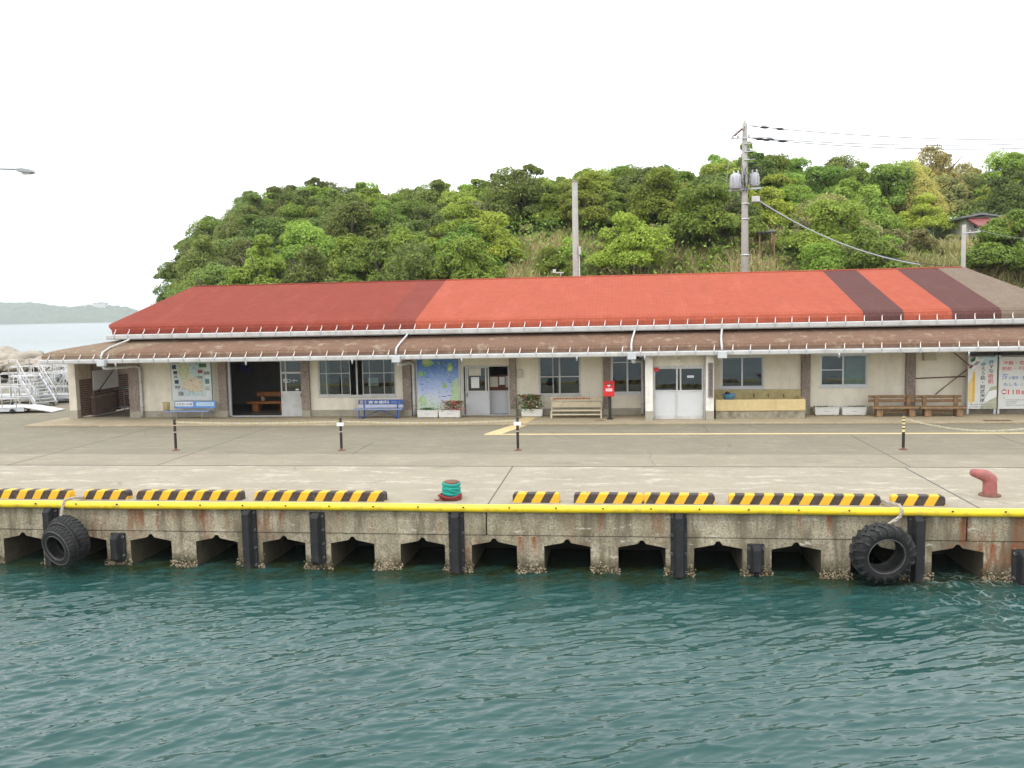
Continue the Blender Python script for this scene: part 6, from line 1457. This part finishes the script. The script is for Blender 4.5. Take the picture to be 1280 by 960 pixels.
def transformer(x, y, z0, h=.95, r_=.30):
    o = MB().lathe([(.001, 0), (r_*.92, 0), (r_, .03), (r_, h*.78), (r_*.8, h*.86), (r_*.3, h*.92), (.001, h*.93)], (x, y, z0), 18).build('transformer', trans_m, tp)
    b = MB()
    for k in range(8): a_ = k*math.pi/4; b.box(x+math.cos(a_)*r_*1.04-.02, x+math.cos(a_)*r_*1.04+.02, y+math.sin(a_)*r_*1.04-.05, y+math.sin(a_)*r_*1.04+.05, z0+.1, z0+h*.68)
    b.build('cooling_fin', trans_m, o)
    for dx_ in (-.12, .12): MB().lathe([(.001, 0), (.05, 0), (.035, .06), (.05, .1), (.03, .2), (.001, .22)], (x+dx_, y-.08, z0+h*.84), 8).build('bushing', ins, o)
transformer(PX-.58, PY-.25, Z(236.5)); transformer(PX+.50, PY+.1, Z(233), .85, .26)
MB().bar((PX-.95, PY-.2, Z(238)), (PX+.85, PY-.1, Z(236)), .1, .1).build('platform_arm', grey_metal, tp)
b = MB(); r = random.Random(31)
for k in range(9): x0_ = PX+r.uniform(-.5, .3); b.tube([(x0_, PY-.25, Z(r.uniform(205, 218))), (x0_+r.uniform(-.2, .2), PY-.4, Z(r.uniform(222, 232))), (PX+r.uniform(-.15, .2), PY-.3, Z(r.uniform(228, 243)))], .018, 5)
b.build('jumper_cable', cable_m, tp)
for py, sz_ in ((254, .12), (273, .1), (318, .09)): MB().tube([(PX-.0, PY, Z(py)), (PX, PY, Z(py+1.6))], .255 if py > 300 else .225, 12).build('steel_band', alu, tp)
MB().box(PX+.28, PX+.72, PY-.5, PY-.25, Z(254), Z(247)).build('splice_box', white_metal, tp, bevel=.03)
b = MB()
for k, py in enumerate((199, 206, 212)): b.tube([(PX+.2, PY-.2, Z(py)), (PX+.45+.1*k, PY-.3, Z(py)+.05)], .05, 6)
b.build('cutout_switch', black_rubber, tp)
def wire(p, q, sag, lab, r_=.012, m_=cable_m, n=24, extra=()):
    t = thing('power_line', lab, 'cable', p); P_2 = []
    for i in range(n+1): s_ = i/n; v = Vector(p).lerp(Vector(q), s_); v.z -= sag*4*s_*(1-s_); P_2.append(v)
    MB().tube(P_2, r_, 6).build('wire', m_, t)
    for s_ in extra:
        v = Vector(p).lerp(Vector(q), s_); v.z -= sag*4*s_*(1-s_); d_ = (Vector(q)-Vector(p)).normalized()
        MB().tube([v-d_*.28, v-d_*.1, v+d_*.12, v+d_*.3], [.02, .07, .07, .02], 8).build('strain_insulator', cable_m, t)
wire((PX, PY, Z(157)), at(1300, 174.5, 55), .25, 'upper power line leaving the transformer pole towards the right edge', .020, cable_m, extra=(.06, .11))
wire((PX+.1, PY-.1, Z(173)), at(1300, 184.5, 53), .30, 'lower power line leaving the transformer pole towards the right edge', .020, cable_m, extra=(.04, .062, .115))
wire((PX+.1, PY+.05, Z(172)), at(1300, 179, 57), .25, 'middle thin power line leaving the transformer pole towards the right edge', .020, cable_m, extra=(.07,))
wire((PX+.6, PY-.35, Z(251)), at(1150, 331, 46.5), .55, 'thick grey cable bundle dropping from the transformer pole to behind the roof', .035, cable_grey)
wire((PX+.6, PY-.30, Z(253)), at(1190, 333, 47), .75, 'thin cable hanging below the thick bundle from the transformer pole', .016, cable_m)
wire((PX-.8, PY-.15, Z(173)), (PX-1.15, PY-.3, Z(236)), .0, 'thin slanting stay wire left of the transformers', .012, cable_grey)
g = at(1204, 330, 55); zt_ = at(1204, 281, 55).z
sp_ = thing('small_pole', 'slim grey pole with short crossarm standing below the tiled house', 'pole', (g.x, 55, 0))
MB().tube([(g.x, 55, hill(g.x, 55)-.3), (g.x, 55, zt_)], [.16, .12], 10).build('shaft', pole_m, sp_)
MB().bar((g.x-.1, 54.9, zt_-.5), (g.x+.9, 54.9, zt_-.45), .06, .06).build('crossarm', alu, sp_)
for k in (.3, .8): MB().lathe([(.001, 0), (.05, .0), (.04, .08), (.001, .1)], (g.x+k, 54.9, zt_-.43), 8).build('insulator', ins, sp_)
wire((g.x+.8, 54.9, zt_-.35), at(1300, 300, 56), .1, 'thin wire from the slim grey pole to the right edge', .012, cable_grey)

# ------------------------------------------------------------ rocks at the left, headland across the sea
def rock(x, y, z, s_, seed, lab, flat=.6):
    bm = bmesh.new(); bmesh.ops.create_icosphere(bm, subdivisions=4, radius=1); r = random.Random(seed); ph = [r.uniform(0, 6) for _ in range(6)]
    for v in bm.verts:
        d_ = v.co.copy(); k = 1 + .16*math.sin(d_.x*3+ph[0])*math.cos(d_.y*2.6+ph[1]) + .10*math.sin(d_.z*6+ph[2]+d_.x*4) + .07*math.sin(d_.y*9+ph[3]) + .05*math.sin(d_.x*15+ph[4]+d_.y*7) + .04*abs(math.sin(d_.z*13+d_.x*6+ph[5]))
        v.co = Vector((d_.x*k*s_*1.35, d_.y*k*s_, d_.z*k*s_*flat))
    me = bpy.data.meshes.new('rock'); bm.to_mesh(me); bm.free(); me.materials.append(rock_m)
    for p_ in me.polygons: p_.use_smooth = True
    o = bpy.data.objects.new('rock', me); COL.objects.link(o); o.location = (x, y, z); o.rotation_euler = (0, 0, r.uniform(0, 6)); tag(o, lab, 'rock', 'tan rocks along the shore')
rl = ['wide flat tan rock at the left edge of the shore', 'rounded tan boulder in the middle of the shore rocks', 'tan boulder right behind the white gangways', 'low brown rock touching the terminal roof corner']
for i, (px, py, Yr, s_) in enumerate(((6, 444.5, 60, 1.7), (32, 444, 58, 1.35), (48, 444.5, 59, 1.2), (66, 445.5, 58, 1.2))):
    p = at(px, py, Yr); rock(p.x, Yr, p.z-.55, s_, i, rl[i])
for i in range(16):
    Yr = 54.8+rt.uniform(-.6, 2.5); px = -30+i*8+rt.uniform(-3, 3); p = at(px, 449+rt.uniform(-2, 2), Yr); rock(p.x, Yr, p.z-.55, rt.uniform(.6, 1.05), 40+i, 'small tan rock among the row of shore rocks behind the white gangways')
# headland
HP = [(-1500, 26), (-1150, 32), (-1020, 38), (-950, 35), (-915, 34.5), (-880, 29), (-850, 25.5), (-800, 29), (-765, 25), (-740, 18), (-715, 11), (-690, 4), (-672, -3)]
HS = 2.25; HP = [(x*HS, 4.2+(z-4.2)*HS) for x, z in HP]
rh = np.random.default_rng(2); hx = np.arange(-1500*HS, -660*HS, 6.0); hy = np.arange(1170*HS, 1330*HS, 9.0)
prof_h = np.interp(hx, [p[0] for p in HP], [p[1] for p in HP])
def rug(X, Y): X, Y = X/HS, Y/HS; return HS*(np.sin(X*.21+Y*.13)*np.cos(X*.13-Y*.29+1)+.7*np.sin(X*.53+1.3)*np.cos(Y*.47+X*.2)+.5*np.sin(X*1.1+Y*.9))
HXg, HYg = np.meshgrid(hx, hy); s_ = np.clip((HYg/HS-1171)/42, 0, 1)**.6 * np.clip((1330-HYg/HS)/80, 0, 1)
ZZ = -1.6 + s_*(prof_h[None, :] + 1.2*rug(HXg, HYg)*np.clip(prof_h[None, :]/40, .2, 1)) + rh.normal(0, .9, HXg.shape)*np.clip(s_, 0, 1)
V = np.stack([HXg, HYg, ZZ], -1).reshape(-1, 3); nx, ny = len(hx), len(hy); idx = np.arange(nx*ny).reshape(ny, nx)
Q = np.stack([idx[:-1, :-1], idx[:-1, 1:], idx[1:, 1:], idx[1:, :-1]], -1).reshape(-1, 4)
hm, N, L, B = nodes('far_woodland'); t_ = N.new('ShaderNodeTexCoord').outputs['Object']; n_ = noise(N, L, t_, .045, 8, .7)
L.new(ramp(N, L, n_, .35, .7, (.035, .065, .025), (.11, .15, .05)), B.inputs['Base Color']); B.inputs['Roughness'].default_value = .9
o = bpy.data.objects.new('headland', np_mesh('headland', V, Q, [hm], False)); COL.objects.link(o); o['kind'] = 'structure'
HY0 = 1212*HS; p = at(126, 380, HY0); hb = thing('hilltop_building', 'tiny white building on top of the distant headland', 'building', (p.x, HY0, 44))
MB().box(p.x-25, p.x+18, HY0-8, HY0+14, 44, p.z+2.4).build('wall', house_wall, hb); MB().box(p.x-27, p.x+20, HY0-10, HY0+16, p.z+2.41, p.z+3.6).build('roof', grey_tile, hb); MB().box(p.x-5, p.x+5, HY0-4, HY0+6, p.z+3.61, p.z+8).build('roof_tower', house_wall, hb)

# ------------------------------------------------------------ sea haze
hz_m = bpy.data.materials.new('sea_haze'); hz_m.use_nodes = True; N = hz_m.node_tree.nodes; L = hz_m.node_tree.links; N.remove(N['Principled BSDF'])
pv = N.new('ShaderNodeVolumePrincipled'); pv.inputs['Density'].default_value = .00020; pv.inputs['Color'].default_value = (.90, .94, 1, 1); pv.inputs['Anisotropy'].default_value = 0.2
L.new(pv.outputs[0], N['Material Output'].inputs['Volume'])
o = MB().box(-3500, 1200, -60, 3100, -3.5, 92).build('haze', hz_m); o['kind'] = 'stuff'; o['label'] = 'thin pale sea haze fading the distant headland'; o['category'] = 'haze'
